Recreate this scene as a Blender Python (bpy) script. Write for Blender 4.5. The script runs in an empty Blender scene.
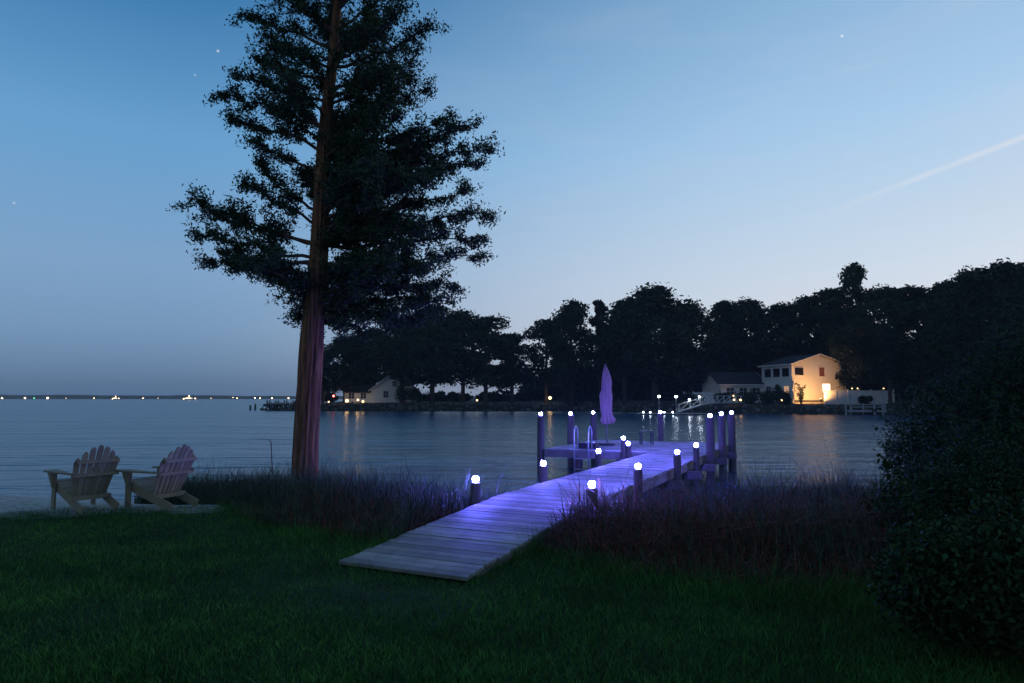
import bpy, math, random
import numpy as np
from mathutils import Vector, Matrix

random.seed(7)
rng = np.random.default_rng(11)
S = bpy.context.scene
COL = S.collection
rad = math.radians

# ------------------------------------------------------------------ camera
F, CX, CY, H = 683.0, 512.0, 341.5, 1.8
P = math.atan(56.5 / F)
cd = bpy.data.cameras.new('camera')
cam = bpy.data.objects.new('camera', cd)
COL.objects.link(cam)
cd.sensor_width = 36.0
cd.lens = 36.0 * F / 1024.0
cd.clip_start, cd.clip_end = 0.05, 20000
cam.location = (0, 0, H)
cam.rotation_euler = (math.pi / 2 + P, 0, 0)
S.camera = cam


def ray(px, py):
    v = -(py - CY) / F
    return ((px - CX) / F, math.cos(P) - v * math.sin(P), math.sin(P) + v * math.cos(P))


def onz(px, py, z):
    r = ray(px, py)
    t = (z - H) / r[2]
    return Vector((r[0] * t, r[1] * t, z))


def aty(px, py, Y):
    r = ray(px, py)
    t = Y / r[1]
    return Vector((r[0] * t, Y, H + r[2] * t))


# ------------------------------------------------------------------ materials
def mat(name, base, rough=0.7, var=0.0, vscale=3.0, bump=0.0, bscale=20.0, island=0.0, alt=None,
        stretch=(1, 1, 1), spec=0.3, metal=0.0, coord='Object', detail=6.0, bdist=0.02):
    m = bpy.data.materials.new(name)
    m.use_nodes = True
    nt = m.node_tree
    N, L = nt.nodes, nt.links
    b = N['Principled BSDF']
    b.inputs['Roughness'].default_value = rough
    b.inputs['Specular IOR Level'].default_value = spec
    b.inputs['Metallic'].default_value = metal
    base = (*base, 1)
    alt = (*(alt or [c * 0.45 for c in base[:3]]), 1)
    col = None
    tc = N.new('ShaderNodeTexCoord')
    mp = N.new('ShaderNodeMapping')
    mp.inputs['Scale'].default_value = stretch
    L.new(tc.outputs[coord], mp.inputs['Vector'])
    if var > 0:
        nz = N.new('ShaderNodeTexNoise')
        nz.inputs['Scale'].default_value = vscale
        nz.inputs['Detail'].default_value = detail
        nz.inputs['Roughness'].default_value = 0.65
        L.new(mp.outputs[0], nz.inputs['Vector'])
        rp = N.new('ShaderNodeMapRange')
        rp.inputs['From Min'].default_value = 0.35
        rp.inputs['From Max'].default_value = 0.65
        rp.inputs['To Max'].default_value = var
        L.new(nz.outputs['Fac'], rp.inputs['Value'])
        mx = N.new('ShaderNodeMix')
        mx.data_type = 'RGBA'
        mx.inputs['A'].default_value = base
        mx.inputs['B'].default_value = alt
        L.new(rp.outputs[0], mx.inputs['Factor'])
        col = mx.outputs['Result']
    if island > 0:
        g = N.new('ShaderNodeNewGeometry')
        mr = N.new('ShaderNodeMapRange')
        mr.inputs['To Min'].default_value = 1 - island
        mr.inputs['To Max'].default_value = 1 + island
        L.new(g.outputs['Random Per Island'], mr.inputs['Value'])
        hs = N.new('ShaderNodeHueSaturation')
        if col is not None:
            L.new(col, hs.inputs['Color'])
        else:
            hs.inputs['Color'].default_value = base
        L.new(mr.outputs[0], hs.inputs['Value'])
        col = hs.outputs['Color']
    if col is not None:
        L.new(col, b.inputs['Base Color'])
    else:
        b.inputs['Base Color'].default_value = base
    if bump > 0:
        nb = N.new('ShaderNodeTexNoise')
        nb.inputs['Scale'].default_value = bscale
        nb.inputs['Detail'].default_value = 5
        L.new(mp.outputs[0], nb.inputs['Vector'])
        bp = N.new('ShaderNodeBump')
        bp.inputs['Strength'].default_value = bump
        bp.inputs['Distance'].default_value = bdist
        L.new(nb.outputs['Fac'], bp.inputs['Height'])
        L.new(bp.outputs[0], b.inputs['Normal'])
    return m


def emit(name, color, strength):
    m = bpy.data.materials.new(name)
    m.use_nodes = True
    b = m.node_tree.nodes['Principled BSDF']
    b.inputs['Base Color'].default_value = (0.6, 0.6, 0.6, 1)
    b.inputs['Emission Color'].default_value = (*color, 1)
    b.inputs['Emission Strength'].default_value = strength
    return m


def siding(name, base, step=0.18):
    m = mat(name, base, 0.6, var=0.25, vscale=1.5, alt=[c * 0.8 for c in base])
    nt = m.node_tree
    N, L = nt.nodes, nt.links
    tc = N.new('ShaderNodeTexCoord')
    sx = N.new('ShaderNodeSeparateXYZ')
    L.new(tc.outputs['Object'], sx.inputs[0])
    mm = N.new('ShaderNodeMath'); mm.operation = 'DIVIDE'; mm.inputs[1].default_value = step
    fr = N.new('ShaderNodeMath'); fr.operation = 'FRACT'
    L.new(sx.outputs['Z'], mm.inputs[0]); L.new(mm.outputs[0], fr.inputs[0])
    bp = N.new('ShaderNodeBump'); bp.inputs['Strength'].default_value = 0.8; bp.inputs['Distance'].default_value = 0.03
    bp.invert = True
    L.new(fr.outputs[0], bp.inputs['Height'])
    L.new(bp.outputs[0], N['Principled BSDF'].inputs['Normal'])
    return m


M = {}
M['deck'] = mat('weathered_boards', (0.36, 0.33, 0.31), 0.75, var=0.75, vscale=2.2, bump=0.5, bscale=7, island=0.4,
                alt=(0.15, 0.15, 0.14), stretch=(1, 1, 1))
M['beam'] = mat('dock_beam', (0.24, 0.21, 0.19), 0.8, var=0.7, vscale=3, bump=0.4, bscale=12, island=0.12)
M['piling'] = mat('piling_wood', (0.15, 0.125, 0.11), 0.85, var=0.8, vscale=3.5, bump=0.7, bscale=9, stretch=(1, 1, 0.12))
M['chairwood'] = mat('chair_wood', (0.36, 0.31, 0.21), 0.75, var=0.6, vscale=4, bump=0.3, bscale=25, island=0.22,
                     alt=(0.22, 0.185, 0.13), stretch=(1, 1, 0.4))
M['bark'] = mat('cedar_bark', (0.42, 0.20, 0.105), 0.95, var=1.0, vscale=17, bump=1.0, bscale=26, alt=(0.09, 0.05, 0.036), spec=0.1,
                stretch=(1, 1, 0.06), bdist=0.06)
M['limb'] = mat('cedar_limb_bark', (0.15, 0.09, 0.075), 0.9, var=0.7, vscale=8)
M['needles'] = mat('cedar_needles', (0.046, 0.078, 0.042), 0.8, island=0.6, spec=0.1)
M['leaf'] = mat('far_leaves', (0.033, 0.052, 0.034), 0.85, island=0.5, spec=0.05)
M['leaf2'] = mat('far_pine_needles', (0.027, 0.045, 0.036), 0.85, island=0.5, spec=0.05)
M['bush'] = mat('bush_leaves', (0.027, 0.057, 0.022), 0.8, island=0.7, spec=0.12)
M['fartrunk'] = mat('far_trunk', (0.07, 0.055, 0.05), 0.9, var=0.6, vscale=2)
M['reed'] = mat('reed_blades', (0.066, 0.088, 0.058), 0.75, island=0.8, spec=0.15)
M['dry'] = mat('dry_stems', (0.21, 0.065, 0.05), 0.8, island=0.5, spec=0.1)
M['grass'] = mat('lawn_blades', (0.082, 0.225, 0.046), 0.8, var=0.85, vscale=0.9, island=0.7, spec=0.06,
                 alt=(0.022, 0.066, 0.022), coord='Object')
M['white'] = mat('white_paint', (0.72, 0.72, 0.72), 0.55, var=0.3, vscale=1.2, alt=(0.55, 0.55, 0.55))
M['greypaint'] = mat('grey_paint', (0.42, 0.43, 0.45), 0.6, var=0.4, vscale=2)
M['siding'] = siding('white_siding', (0.74, 0.73, 0.71))
M['roof'] = mat('roof_shingles', (0.05, 0.052, 0.06), 0.9, var=0.5, vscale=6, bump=0.4, bscale=12)
M['pane'] = mat('window_glass', (0.015, 0.018, 0.022), 0.08, spec=0.6)
M['curtain'] = mat('red_curtain', (0.18, 0.07, 0.06), 0.8)
M['metal'] = mat('galvanised', (0.55, 0.56, 0.58), 0.35, metal=0.7, var=0.3, vscale=8)
M['cloth'] = mat('parasol_cloth', (0.40, 0.25, 0.24), 0.9, var=0.5, vscale=5, alt=(0.27, 0.165, 0.165), stretch=(1, 1, 0.2))
M['rock'] = mat('rocks', (0.14, 0.135, 0.13), 0.9, var=0.7, vscale=1.5, island=0.5)
M['dark'] = mat('dark_fixture', (0.03, 0.03, 0.035), 0.5)
M['dirt'] = mat('bank_soil', (0.045, 0.05, 0.035), 0.95, var=0.8, vscale=0.4)
M['bluelamp'] = emit('blue_lamp_lens', (0.115, 0.105, 1.0), 1600)
M['whitelamp'] = emit('white_lamp', (0.75, 0.85, 1.0), 26)
M['warmlamp'] = emit('warm_lamp', (1.0, 0.62, 0.25), 4.5)
M['farwarm'] = emit('far_warm_lamp', (1.0, 0.66, 0.36), 14)
M['fargreen'] = emit('far_green_lamp', (0.1, 1.0, 0.45), 8)
M['redlamp'] = emit('red_lamp', (1.0, 0.12, 0.1), 10)
M['litpane'] = emit('lit_window', (1.0, 0.80, 0.42), 3.0)
M['dimpane'] = emit('dim_window', (1.0, 0.50, 0.20), 0.55)

# ------------------------------------------------------------------ mesh helpers


class MB:
    def __init__(s):
        s.v, s.f = [], []

    def add(s, vs, fs):
        o = len(s.v)
        s.v += [tuple(v) for v in vs]
        s.f += [tuple(i + o for i in f) for f in fs]

    def box(s, c, size, rot=None):
        x, y, z = [k / 2 for k in size]
        vs = [Vector((a * x, b * y, e * z)) for a in (-1, 1) for b in (-1, 1) for e in (-1, 1)]
        if rot is not None:
            vs = [rot @ v for v in vs]
        c = Vector(c)
        s.add([v + c for v in vs], [(0, 1, 3, 2), (4, 6, 7, 5), (0, 4, 5, 1), (2, 3, 7, 6), (0, 2, 6, 4), (1, 5, 7, 3)])

    def bar(s, p, q, w, h, up=(0, 0, 1)):
        p, q = Vector(p), Vector(q)
        d = (q - p)
        ln = d.length
        d.normalize()
        u = Vector(up)
        x = d.cross(u)
        if x.length < 1e-4:
            x = d.cross(Vector((1, 0, 0)))
        x.normalize()
        u = x.cross(d)
        R = Matrix((x, d, u)).transposed()
        s.box((p + q) / 2, (w, ln, h), R)

    def tube(s, pts, rs, n=8, cap=True, lobes=None):
        pts = [Vector(p) for p in pts]
        if not isinstance(rs, (list, tuple)):
            rs = [rs] * len(pts)
        rings = []
        prev = None
        for i, p in enumerate(pts):
            d = (pts[min(i + 1, len(pts) - 1)] - pts[max(i - 1, 0)]).normalized()
            if prev is None:
                x = d.cross(Vector((0.13, 0.97, 0.2)))
                if x.length < 0.05:
                    x = d.cross(Vector((1, 0, 0)))
            else:
                x = prev - d * prev.dot(d)
            x.normalize()
            prev = x
            y = d.cross(x)
            ring = []
            for k in range(n):
                a = 2 * math.pi * k / n
                r = rs[i]
                if lobes:
                    r *= lobes(a, i)
                ring.append(p + x * (r * math.cos(a)) + y * (r * math.sin(a)))
            rings.append(ring)
        vs = [v for r in rings for v in r]
        fs = []
        for i in range(len(rings) - 1):
            for k in range(n):
                k2 = (k + 1) % n
                fs.append((i * n + k, i * n + k2, (i + 1) * n + k2, (i + 1) * n + k))
        if cap:
            fs.append(tuple(range(n - 1, -1, -1)))
            fs.append(tuple((len(rings) - 1) * n + k for k in range(n)))
        s.add(vs, fs)

    def ball(s, c, r, n=10, m=6, sq=1.0):
        c = Vector(c)
        vs = [c + Vector((0, 0, -r * sq))]
        for i in range(1, m):
            t = -math.pi / 2 + math.pi * i / m
            for k in range(n):
                a = 2 * math.pi * k / n
                vs.append(c + Vector((r * math.cos(t) * math.cos(a), r * math.cos(t) * math.sin(a), r * sq * math.sin(t))))
        vs.append(c + Vector((0, 0, r * sq)))
        fs = []
        for k in range(n):
            fs.append((0, 1 + (k + 1) % n, 1 + k))
        for i in range(m - 2):
            for k in range(n):
                a, b = 1 + i * n + k, 1 + i * n + (k + 1) % n
                fs.append((a, b, b + n, a + n))
        last = len(vs) - 1
        o = 1 + (m - 2) * n
        for k in range(n):
            fs.append((last, o + k, o + (k + 1) % n))
        s.add(vs, fs)

    def build(s, name, m, parent=None, smooth=False, bevel=0.0):
        me = bpy.data.meshes.new(name)
        me.from_pydata(s.v, [], s.f)
        me.materials.append(m)
        if smooth:
            for p in me.polygons:
                p.use_smooth = True
        o = bpy.data.objects.new(name, me)
        COL.objects.link(o)
        if parent:
            o.parent = parent
        if bevel:
            b = o.modifiers.new('bevel', 'BEVEL')
            b.width = bevel
            b.segments = 2
        return o


def np_mesh(name, V, k, m, parent=None):
    """V: (n, k, 3) separate k-gons"""
    n = len(V)
    me = bpy.data.meshes.new(name)
    me.vertices.add(n * k)
    me.vertices.foreach_set('co', np.ascontiguousarray(V, dtype=np.float32).ravel())
    me.loops.add(n * k)
    me.loops.foreach_set('vertex_index', np.arange(n * k, dtype=np.int32))
    me.polygons.add(n)
    me.polygons.foreach_set('loop_start', np.arange(0, n * k, k, dtype=np.int32))
    me.update(calc_edges=True)
    me.materials.append(m)
    o = bpy.data.objects.new(name, me)
    COL.objects.link(o)
    if parent:
        o.parent = parent
    return o


def empty(name, loc=(0, 0, 0), rz=0.0):
    o = bpy.data.objects.new(name, None)
    COL.objects.link(o)
    o.location = loc
    o.rotation_euler = (0, 0, rz)
    o.empty_display_size = 0.2
    return o


def tag(o, label=None, cat=None, group=None, kind=None):
    if label: o['label'] = label
    if cat: o['category'] = cat
    if group: o['group'] = group
    if kind: o['kind'] = kind
    return o


def unit(n):
    v = rng.normal(size=(n, 3))
    return v / np.linalg.norm(v, axis=1, keepdims=True)


def kites(C, la, lb, updown=0.0):
    """leaf kites at centres C (n,3), half-length la, half-width lb"""
    n = len(C)
    u = unit(n)
    if updown:
        u[:, 2] *= (1 - updown)
        u /= np.linalg.norm(u, axis=1, keepdims=True)
    w = unit(n)
    v = np.cross(u, w)
    v /= np.linalg.norm(v, axis=1, keepdims=True)
    sa = (la * rng.uniform(0.6, 1.3, n))[:, None]
    sb = (lb * rng.uniform(0.6, 1.3, n))[:, None]
    return np.stack([C - u * sa, C - u * sa * 0.1 + v * sb, C + u * sa, C - u * sa * 0.1 - v * sb], axis=1)


# ------------------------------------------------------------------ world: dusk sky
W = bpy.data.worlds.new('World')
S.world = W
W.use_nodes = True
nt = W.node_tree
N, L = nt.nodes, nt.links
bg = N['Background']


def lin(r, g, b):
    return tuple(((c / 255) / 12.92 if c / 255 < 0.04045 else ((c / 255 + 0.055) / 1.055) ** 2.4) for c in (r, g, b)) + (1,)


tc = N.new('ShaderNodeTexCoord')
sep = N.new('ShaderNodeSeparateXYZ')
L.new(tc.outputs['Generated'], sep.inputs[0])


def ramp(stops):
    r = N.new('ShaderNodeValToRGB')
    e = r.color_ramp.elements
    while len(e) < len(stops):
        e.new(0.5)
    for el, (p, c) in zip(e, stops):
        el.position = p
        el.color = c
    return r


# dusk: the side away from the afterglow, and the afterglow side, by elevation (sine)
rl = ramp([(0.0, lin(72, 112, 156)), (0.09, lin(108, 145, 186)), (0.17, lin(120, 158, 198)), (0.33, lin(98, 156, 204)),
           (0.52, lin(36, 108, 164)), (1.0, lin(36, 74, 116))])
rr = ramp([(0.0, lin(190, 196, 214)), (0.10, lin(208, 215, 230)), (0.2, lin(192, 210, 230)), (0.35, lin(162, 199, 232)),
           (0.52, lin(134, 176, 214)), (1.0, lin(60, 100, 146))])
for r in (rl, rr):
    L.new(sep.outputs['Z'], r.inputs[0])
dotn = N.new('ShaderNodeVectorMath'); dotn.operation = 'DOT_PRODUCT'
dotn.inputs[1].default_value = (math.sin(rad(62)), math.cos(rad(62)), 0.0)
L.new(tc.outputs['Generated'], dotn.inputs[0])
mr = N.new('ShaderNodeMapRange')
mr.interpolation_type = 'SMOOTHSTEP'
mr.inputs['From Min'].default_value = 0.0
mr.inputs['From Max'].default_value = 0.86
L.new(dotn.outputs['Value'], mr.inputs['Value'])
mx = N.new('ShaderNodeMix'); mx.data_type = 'RGBA'
L.new(mr.outputs[0], mx.inputs['Factor'])
L.new(rl.outputs[0], mx.inputs['A']); L.new(rr.outputs[0], mx.inputs['B'])
# sky behind the camera is darker at dusk
dk = N.new('ShaderNodeMapRange')
dk.inputs['From Min'].default_value = -0.75; dk.inputs['From Max'].default_value = 0.35
dk.inputs['To Min'].default_value = 0.55; dk.inputs['To Max'].default_value = 1.0
L.new(sep.outputs['Y'], dk.inputs['Value'])
hs = N.new('ShaderNodeHueSaturation')
L.new(mx.outputs['Result'], hs.inputs['Color']); L.new(dk.outputs[0], hs.inputs['Value'])
# thin high cloud wisps
mp = N.new('ShaderNodeMapping'); mp.inputs['Scale'].default_value = (2.2, 2.2, 9.0)
L.new(tc.outputs['Generated'], mp.inputs['Vector'])
cn = N.new('ShaderNodeTexNoise'); cn.inputs['Scale'].default_value = 1.6; cn.inputs['Detail'].default_value = 7
L.new(mp.outputs[0], cn.inputs['Vector'])
cr = N.new('ShaderNodeMapRange'); cr.inputs['From Min'].default_value = 0.52; cr.inputs['From Max'].default_value = 0.85
cr.inputs['To Max'].default_value = 0.30
L.new(cn.outputs['Fac'], cr.inputs['Value'])
cm = N.new('ShaderNodeMix'); cm.data_type = 'RGBA'
cm.inputs['B'].default_value = lin(205, 200, 214)
L.new(hs.outputs[0], cm.inputs['A'])
cmul = N.new('ShaderNodeMath'); cmul.operation = 'MULTIPLY'
L.new(cr.outputs[0], cmul.inputs[0]); L.new(mr.outputs[0], cmul.inputs[1])
L.new(cmul.outputs[0], cm.inputs['Factor'])
col = cm.outputs['Result']


def math_node(op, a=None, b=None, v1=None, v2=None, clamp=False):
    n = N.new('ShaderNodeMath'); n.operation = op; n.use_clamp = clamp
    if a is not None: L.new(a, n.inputs[0])
    if b is not None: L.new(b, n.inputs[1])
    if v1 is not None: n.inputs[0].default_value = v1
    if v2 is not None: n.inputs[1].default_value = v2
    return n.outputs[0]


def dirn(px, py):
    return Vector(ray(px, py)).normalized()


def add_streak(col, a, b, width, fac, color):
    """a long straight vapour trail across the sky from direction a to direction b"""
    da, db = dirn(*a), dirn(*b)
    nrm = da.cross(db).normalized()
    t = (db - da * db.dot(da)).normalized()
    ang = da.angle(db)
    d = N.new('ShaderNodeVectorMath'); d.operation = 'DOT_PRODUCT'; d.inputs[1].default_value = nrm
    L.new(tc.outputs['Generated'], d.inputs[0])
    ab = math_node('ABSOLUTE', d.outputs['Value'])
    # distance along
    d2 = N.new('ShaderNodeVectorMath'); d2.operation = 'DOT_PRODUCT'; d2.inputs[1].default_value = t
    L.new(tc.outputs['Generated'], d2.inputs[0])
    al = N.new('ShaderNodeMapRange'); al.interpolation_type = 'SMOOTHSTEP'
    al.inputs['From Min'].default_value = 0.0; al.inputs['From Max'].default_value = math.sin(ang)
    L.new(d2.outputs['Value'], al.inputs['Value'])
    nz = N.new('ShaderNodeTexNoise'); nz.inputs['Scale'].default_value = 26; nz.inputs['Detail'].default_value = 3
    L.new(tc.outputs['Generated'], nz.inputs['Vector'])
    nn = math_node('MULTIPLY_ADD', nz.outputs['Fac'], v2=1.8)
    wid = N.new('ShaderNodeMapRange'); wid.interpolation_type = 'SMOOTHSTEP'
    wid.inputs['From Min'].default_value = width; wid.inputs['From Max'].default_value = 0.0
    L.new(ab, wid.inputs['Value'])
    f = math_node('MULTIPLY', wid.outputs[0], al.outputs[0])
    f = math_node('MULTIPLY', f, nn)
    f = math_node('MULTIPLY', f, v2=fac, clamp=True)
    m = N.new('ShaderNodeMix'); m.data_type = 'RGBA'
    m.inputs['B'].default_value = color
    L.new(col, m.inputs['A']); L.new(f, m.inputs['Factor'])
    return m.outputs['Result']


col = add_streak(col, (770, 235), (1024, 137), 0.0055, 0.30, lin(228, 226, 232))
col = add_streak(col, (600, 122), (760, 88), 0.0035, 0.03, lin(222, 222, 232))


def add_star(col, px, py, k):
    d = N.new('ShaderNodeVectorMath'); d.operation = 'DOT_PRODUCT'; d.inputs[1].default_value = dirn(px, py)
    L.new(tc.outputs['Generated'], d.inputs[0])
    r = N.new('ShaderNodeMapRange'); r.inputs['From Min'].default_value = math.cos(0.0020); r.inputs['From Max'].default_value = math.cos(0.0007)
    r.inputs['To Max'].default_value = k
    L.new(d.outputs['Value'], r.inputs['Value'])
    m = N.new('ShaderNodeMix'); m.data_type = 'RGBA'; m.inputs['B'].default_value = (0.95, 0.95, 1, 1)
    L.new(col, m.inputs['A']); L.new(r.outputs[0], m.inputs['Factor'])
    return m.outputs['Result']


for st in ((842, 36, 0.6), (218, 51, 0.45), (14, 203, 0.25), (195, 75, 0.2)):
    col = add_star(col, *st)

sky = N.new('ShaderNodeTexSky')
sky.sky_type = 'NISHITA'
sky.sun_disc = False
sky.sun_elevation = rad(6)
sky.sun_rotation = rad(62)
sky.altitude = 10
sm = N.new('ShaderNodeMix'); sm.data_type = 'RGBA'; sm.inputs['Factor'].default_value = 0.02
L.new(col, sm.inputs['A']); L.new(sky.outputs[0], sm.inputs['B'])
L.new(sm.outputs['Result'], bg.inputs['Color'])
bg.inputs['Strength'].default_value = 1.0

# added warm fill from behind left, standing in for unseen house light
sd = bpy.data.lights.new('warm_fill', 'SUN')
sd.energy = 0.07
sd.angle = rad(25)
sd.color = (1.0, 0.78, 0.6)
warm_fill = bpy.data.objects.new('warm_fill', sd)
COL.objects.link(warm_fill)
warm_fill.rotation_euler = (rad(70), 0, rad(-35))

# ------------------------------------------------------------------ ground and water
WZ = -0.55
SH = np.array([(-80, 46), (-40, 28), (-20, 19), (-14, 17.2), (-9, 16.2), (-6, 15.6), (-4, 16.0), (-2, 14.6), (0, 13.2), (3, 12.2), (6, 12.4),
               (9, 13.2), (12, 15.5), (15, 20), (20, 32), (28, 46), (50, 70)], dtype=float)


def shore(x):
    return np.interp(x, SH[:, 0], SH[:, 1])


def gh(x, y):
    x = np.asarray(x, dtype=float); y = np.asarray(y, dtype=float)
    t = shore(x) - y
    s = np.clip(t / 4.6, 0, 1)
    s = s * s * (3 - 2 * s)
    z = WZ - 0.0 + s * 0.55
    z = np.where(t < 0, WZ + np.maximum(t * 0.16, -1.5), z)
    z = z + 0.018 * np.sin(x * 0.9 + y * 0.35) * np.sin(y * 0.7 - 0.4 * x) * np.clip(t / 3, 0, 1)
    return z


def gz(x, y):
    return float(gh(x, y))


xs = np.concatenate([np.arange(-80, -16, 2.0), np.arange(-16, 18, 0.4), np.arange(18, 60, 2.0)])
ys = np.concatenate([np.arange(-30, 2, 2.0), np.arange(2, 24, 0.4), np.arange(24, 76, 2.0)])
X, Y = np.meshgrid(xs, ys)
Z = gh(X, Y)
me = bpy.data.meshes.new('lawn')
nx, ny = len(xs), len(ys)
me.from_pydata(np.stack([X.ravel(), Y.ravel(), Z.ravel()], 1).tolist(), [],
               [(j * nx + i, j * nx + i + 1, (j + 1) * nx + i + 1, (j + 1) * nx + i) for j in range(ny - 1) for i in range(nx - 1)])
for p in me.polygons: p.use_smooth = True
lawn = bpy.data.objects.new('ground', me)
COL.objects.link(lawn)
tag(lawn, 'dark lawn running down to a strip of pale sand at the water', None, None, 'structure')
gm = mat('lawn_soil', (0.026, 0.062, 0.022), 0.9, var=0.9, vscale=1.2, bump=0.6, bscale=25, alt=(0.014, 0.032, 0.014), spec=0.1)
SAND = (-8.3, 14.7, 6.4, 4.2)   # centre and half axes of the sandy patch round the chairs


def sandness(x, y):
    d = np.sqrt(((x - SAND[0]) / SAND[2]) ** 2 + ((y - SAND[1]) / SAND[3]) ** 2)
    return 1 - d


nt2 = gm.node_tree
N2, L2 = nt2.nodes, nt2.links
b = N2['Principled BSDF']
tcg = N2.new('ShaderNodeTexCoord')
vs = N2.new('ShaderNodeVectorMath'); vs.operation = 'SUBTRACT'; vs.inputs[1].default_value = (SAND[0], SAND[1], 0)
vd = N2.new('ShaderNodeVectorMath'); vd.operation = 'DIVIDE'; vd.inputs[1].default_value = (SAND[2], SAND[3], 1000)
vl = N2.new('ShaderNodeVectorMath'); vl.operation = 'LENGTH'
nz = N2.new('ShaderNodeTexNoise'); nz.inputs['Scale'].default_value = 1.4; nz.inputs['Detail'].default_value = 8
L2.new(tcg.outputs['Object'], vs.inputs[0]); L2.new(vs.outputs[0], vd.inputs[0]); L2.new(vd.outputs[0], vl.inputs[0])
L2.new(tcg.outputs['Object'], nz.inputs['Vector'])
ad = N2.new('ShaderNodeMath'); ad.operation = 'MULTIPLY_ADD'; ad.inputs[1].default_value = 0.5
L2.new(nz.outputs['Fac'], ad.inputs[0]); L2.new(vl.outputs['Value'], ad.inputs[2])
rg = N2.new('ShaderNodeMapRange'); rg.inputs['From Min'].default_value = 1.28; rg.inputs['From Max'].default_value = 1.12
L2.new(ad.outputs[0], rg.inputs['Value'])
ms = N2.new('ShaderNodeMix'); ms.data_type = 'RGBA'
ns = N2.new('ShaderNodeTexNoise'); ns.inputs['Scale'].default_value = 9; ns.inputs['Detail'].default_value = 8
L2.new(tcg.outputs['Object'], ns.inputs['Vector'])
sr = N2.new('ShaderNodeValToRGB')
sr.color_ramp.elements[0].position = 0.35; sr.color_ramp.elements[0].color = (0.28, 0.265, 0.24, 1)
sr.color_ramp.elements[1].position = 0.62; sr.color_ramp.elements[1].color = (0.56, 0.53, 0.48, 1)
L2.new(ns.outputs['Fac'], sr.inputs[0])
old = b.inputs['Base Color'].links[0].from_socket
L2.new(old, ms.inputs['A']); L2.new(sr.outputs[0], ms.inputs['B']); L2.new(rg.outputs[0], ms.inputs['Factor'])
L2.new(ms.outputs['Result'], b.inputs['Base Color'])
me.materials.append(gm)

# water
wm = bpy.data.materials.new('water')
wm.use_nodes = True
nw = wm.node_tree
NW, LW = nw.nodes, nw.links
b = NW['Principled BSDF']
b.inputs['Base Color'].default_value = (0.004, 0.072, 0.145, 1)
b.inputs['Roughness'].default_value = 0.235
b.inputs['IOR'].default_value = 1.333
tw = NW.new('ShaderNodeTexCoord')
hsum = None
for (sx_, sy_, sc, wgt) in ((0.30, 1.0, 0.55, 1.0), (0.22, 1.0, 1.7, 0.42), (0.12, 0.6, 0.16, 2.2)):
    mpw = NW.new('ShaderNodeMapping'); mpw.inputs['Scale'].default_value = (sx_, sy_, 1)
    mpw.inputs['Rotation'].default_value = (0, 0, rad(8))
    LW.new(tw.outputs['Object'], mpw.inputs['Vector'])
    nzw = NW.new('ShaderNodeTexNoise'); nzw.inputs['Scale'].default_value = sc; nzw.inputs['Detail'].default_value = 4
    LW.new(mpw.outputs[0], nzw.inputs['Vector'])
    mu = NW.new('ShaderNodeMath'); mu.operation = 'MULTIPLY'; mu.inputs[1].default_value = wgt
    LW.new(nzw.outputs['Fac'], mu.inputs[0])
    if hsum is None:
        hsum = mu.outputs[0]
    else:
        a_ = NW.new('ShaderNodeMath'); a_.operation = 'ADD'
        LW.new(hsum, a_.inputs[0]); LW.new(mu.outputs[0], a_.inputs[1])
        hsum = a_.outputs[0]
bw = NW.new('ShaderNodeBump'); bw.inputs['Strength'].default_value = 0.52; bw.inputs['Distance'].default_value = 0.75
LW.new(hsum, bw.inputs['Height']); LW.new(bw.outputs[0], b.inputs['Normal'])
w = MB()
w.add([(-2600, -60, WZ), (2600, -60, WZ), (2600, 1900, WZ), (-2600, 1900, WZ)], [(0, 1, 2, 3)])
tag(w.build('water', wm), 'calm dusk water of the bay', None, None, 'structure')

# ------------------------------------------------------------------ dock frame of reference
DZ = 0.27
Lr = onz(619, 461, DZ)
Rr = onz(669, 469.6, DZ)
dv = Vector((0.4327, 0.9015, 0)).normalized()
nv = Vector((dv.y, -dv.x, 0))
WD = (Rr - Lr).dot(nv)


def dk_(s, n, z=0.0):
    p = Lr + dv * s + nv * n
    return Vector((p.x, p.y, z))


def s_on_n(px, n):
    """where the sight line through column px crosses the dock line at offset n"""
    r = ray(px, 398)
    k = r[0] / r[1]
    p0 = dk_(0, n)
    s = (k * p0.y - p0.x) / (dv.x - k * dv.y)
    return s


def n_on_s(px, s):
    r = ray(px, 398)
    k = r[0] / r[1]
    p0 = dk_(s, 0)
    return (k * p0.y - p0.x) / (nv.x - k * nv.y)


hinge_s = (onz(496, 496, DZ) - Lr).dot(dv)
pL, pR = onz(329, 562, 0.05), onz(472, 575, 0.05)
near_s = ((pL - Lr).dot(dv) + (pR - Lr).dot(dv)) / 2
T0, T1, TN = 2.95, 8.2, -3.25
print('dock width', WD, 'hinge', hinge_s, 'near', near_s, 'nears', (pL - Lr).dot(dv), (pR - Lr).dot(dv), (pL - Lr).dot(nv), (pR - Lr).dot(nv))

dock = empty('dock', dk_(near_s, WD / 2, 0))
tag(dock, 'long weathered timber dock ramping up from the lawn to a platform over the water', 'dock')
dock_inv = Vector(dock.location)


class DMB(MB):
    def build(s, *a, **k):
        s.v = [tuple(Vector(v) - dock_inv) for v in s.v]
        return MB.build(s, *a, **k)


def plank(mb, s0, s1, n0, n1, z0, z1, th=0.038):
    vs = []
    for (s_, z_) in ((s0, z0), (s1, z1)):
        for n_ in (n0, n1):
            for t in (-th, 0):
                vs.append(dk_(s_, n_, z_ + t))
    mb.add(vs, [(0, 1, 3, 2), (4, 6, 7, 5), (0, 4, 5, 1), (2, 3, 7, 6), (0, 2, 6, 4), (1, 5, 7, 3)])


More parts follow.
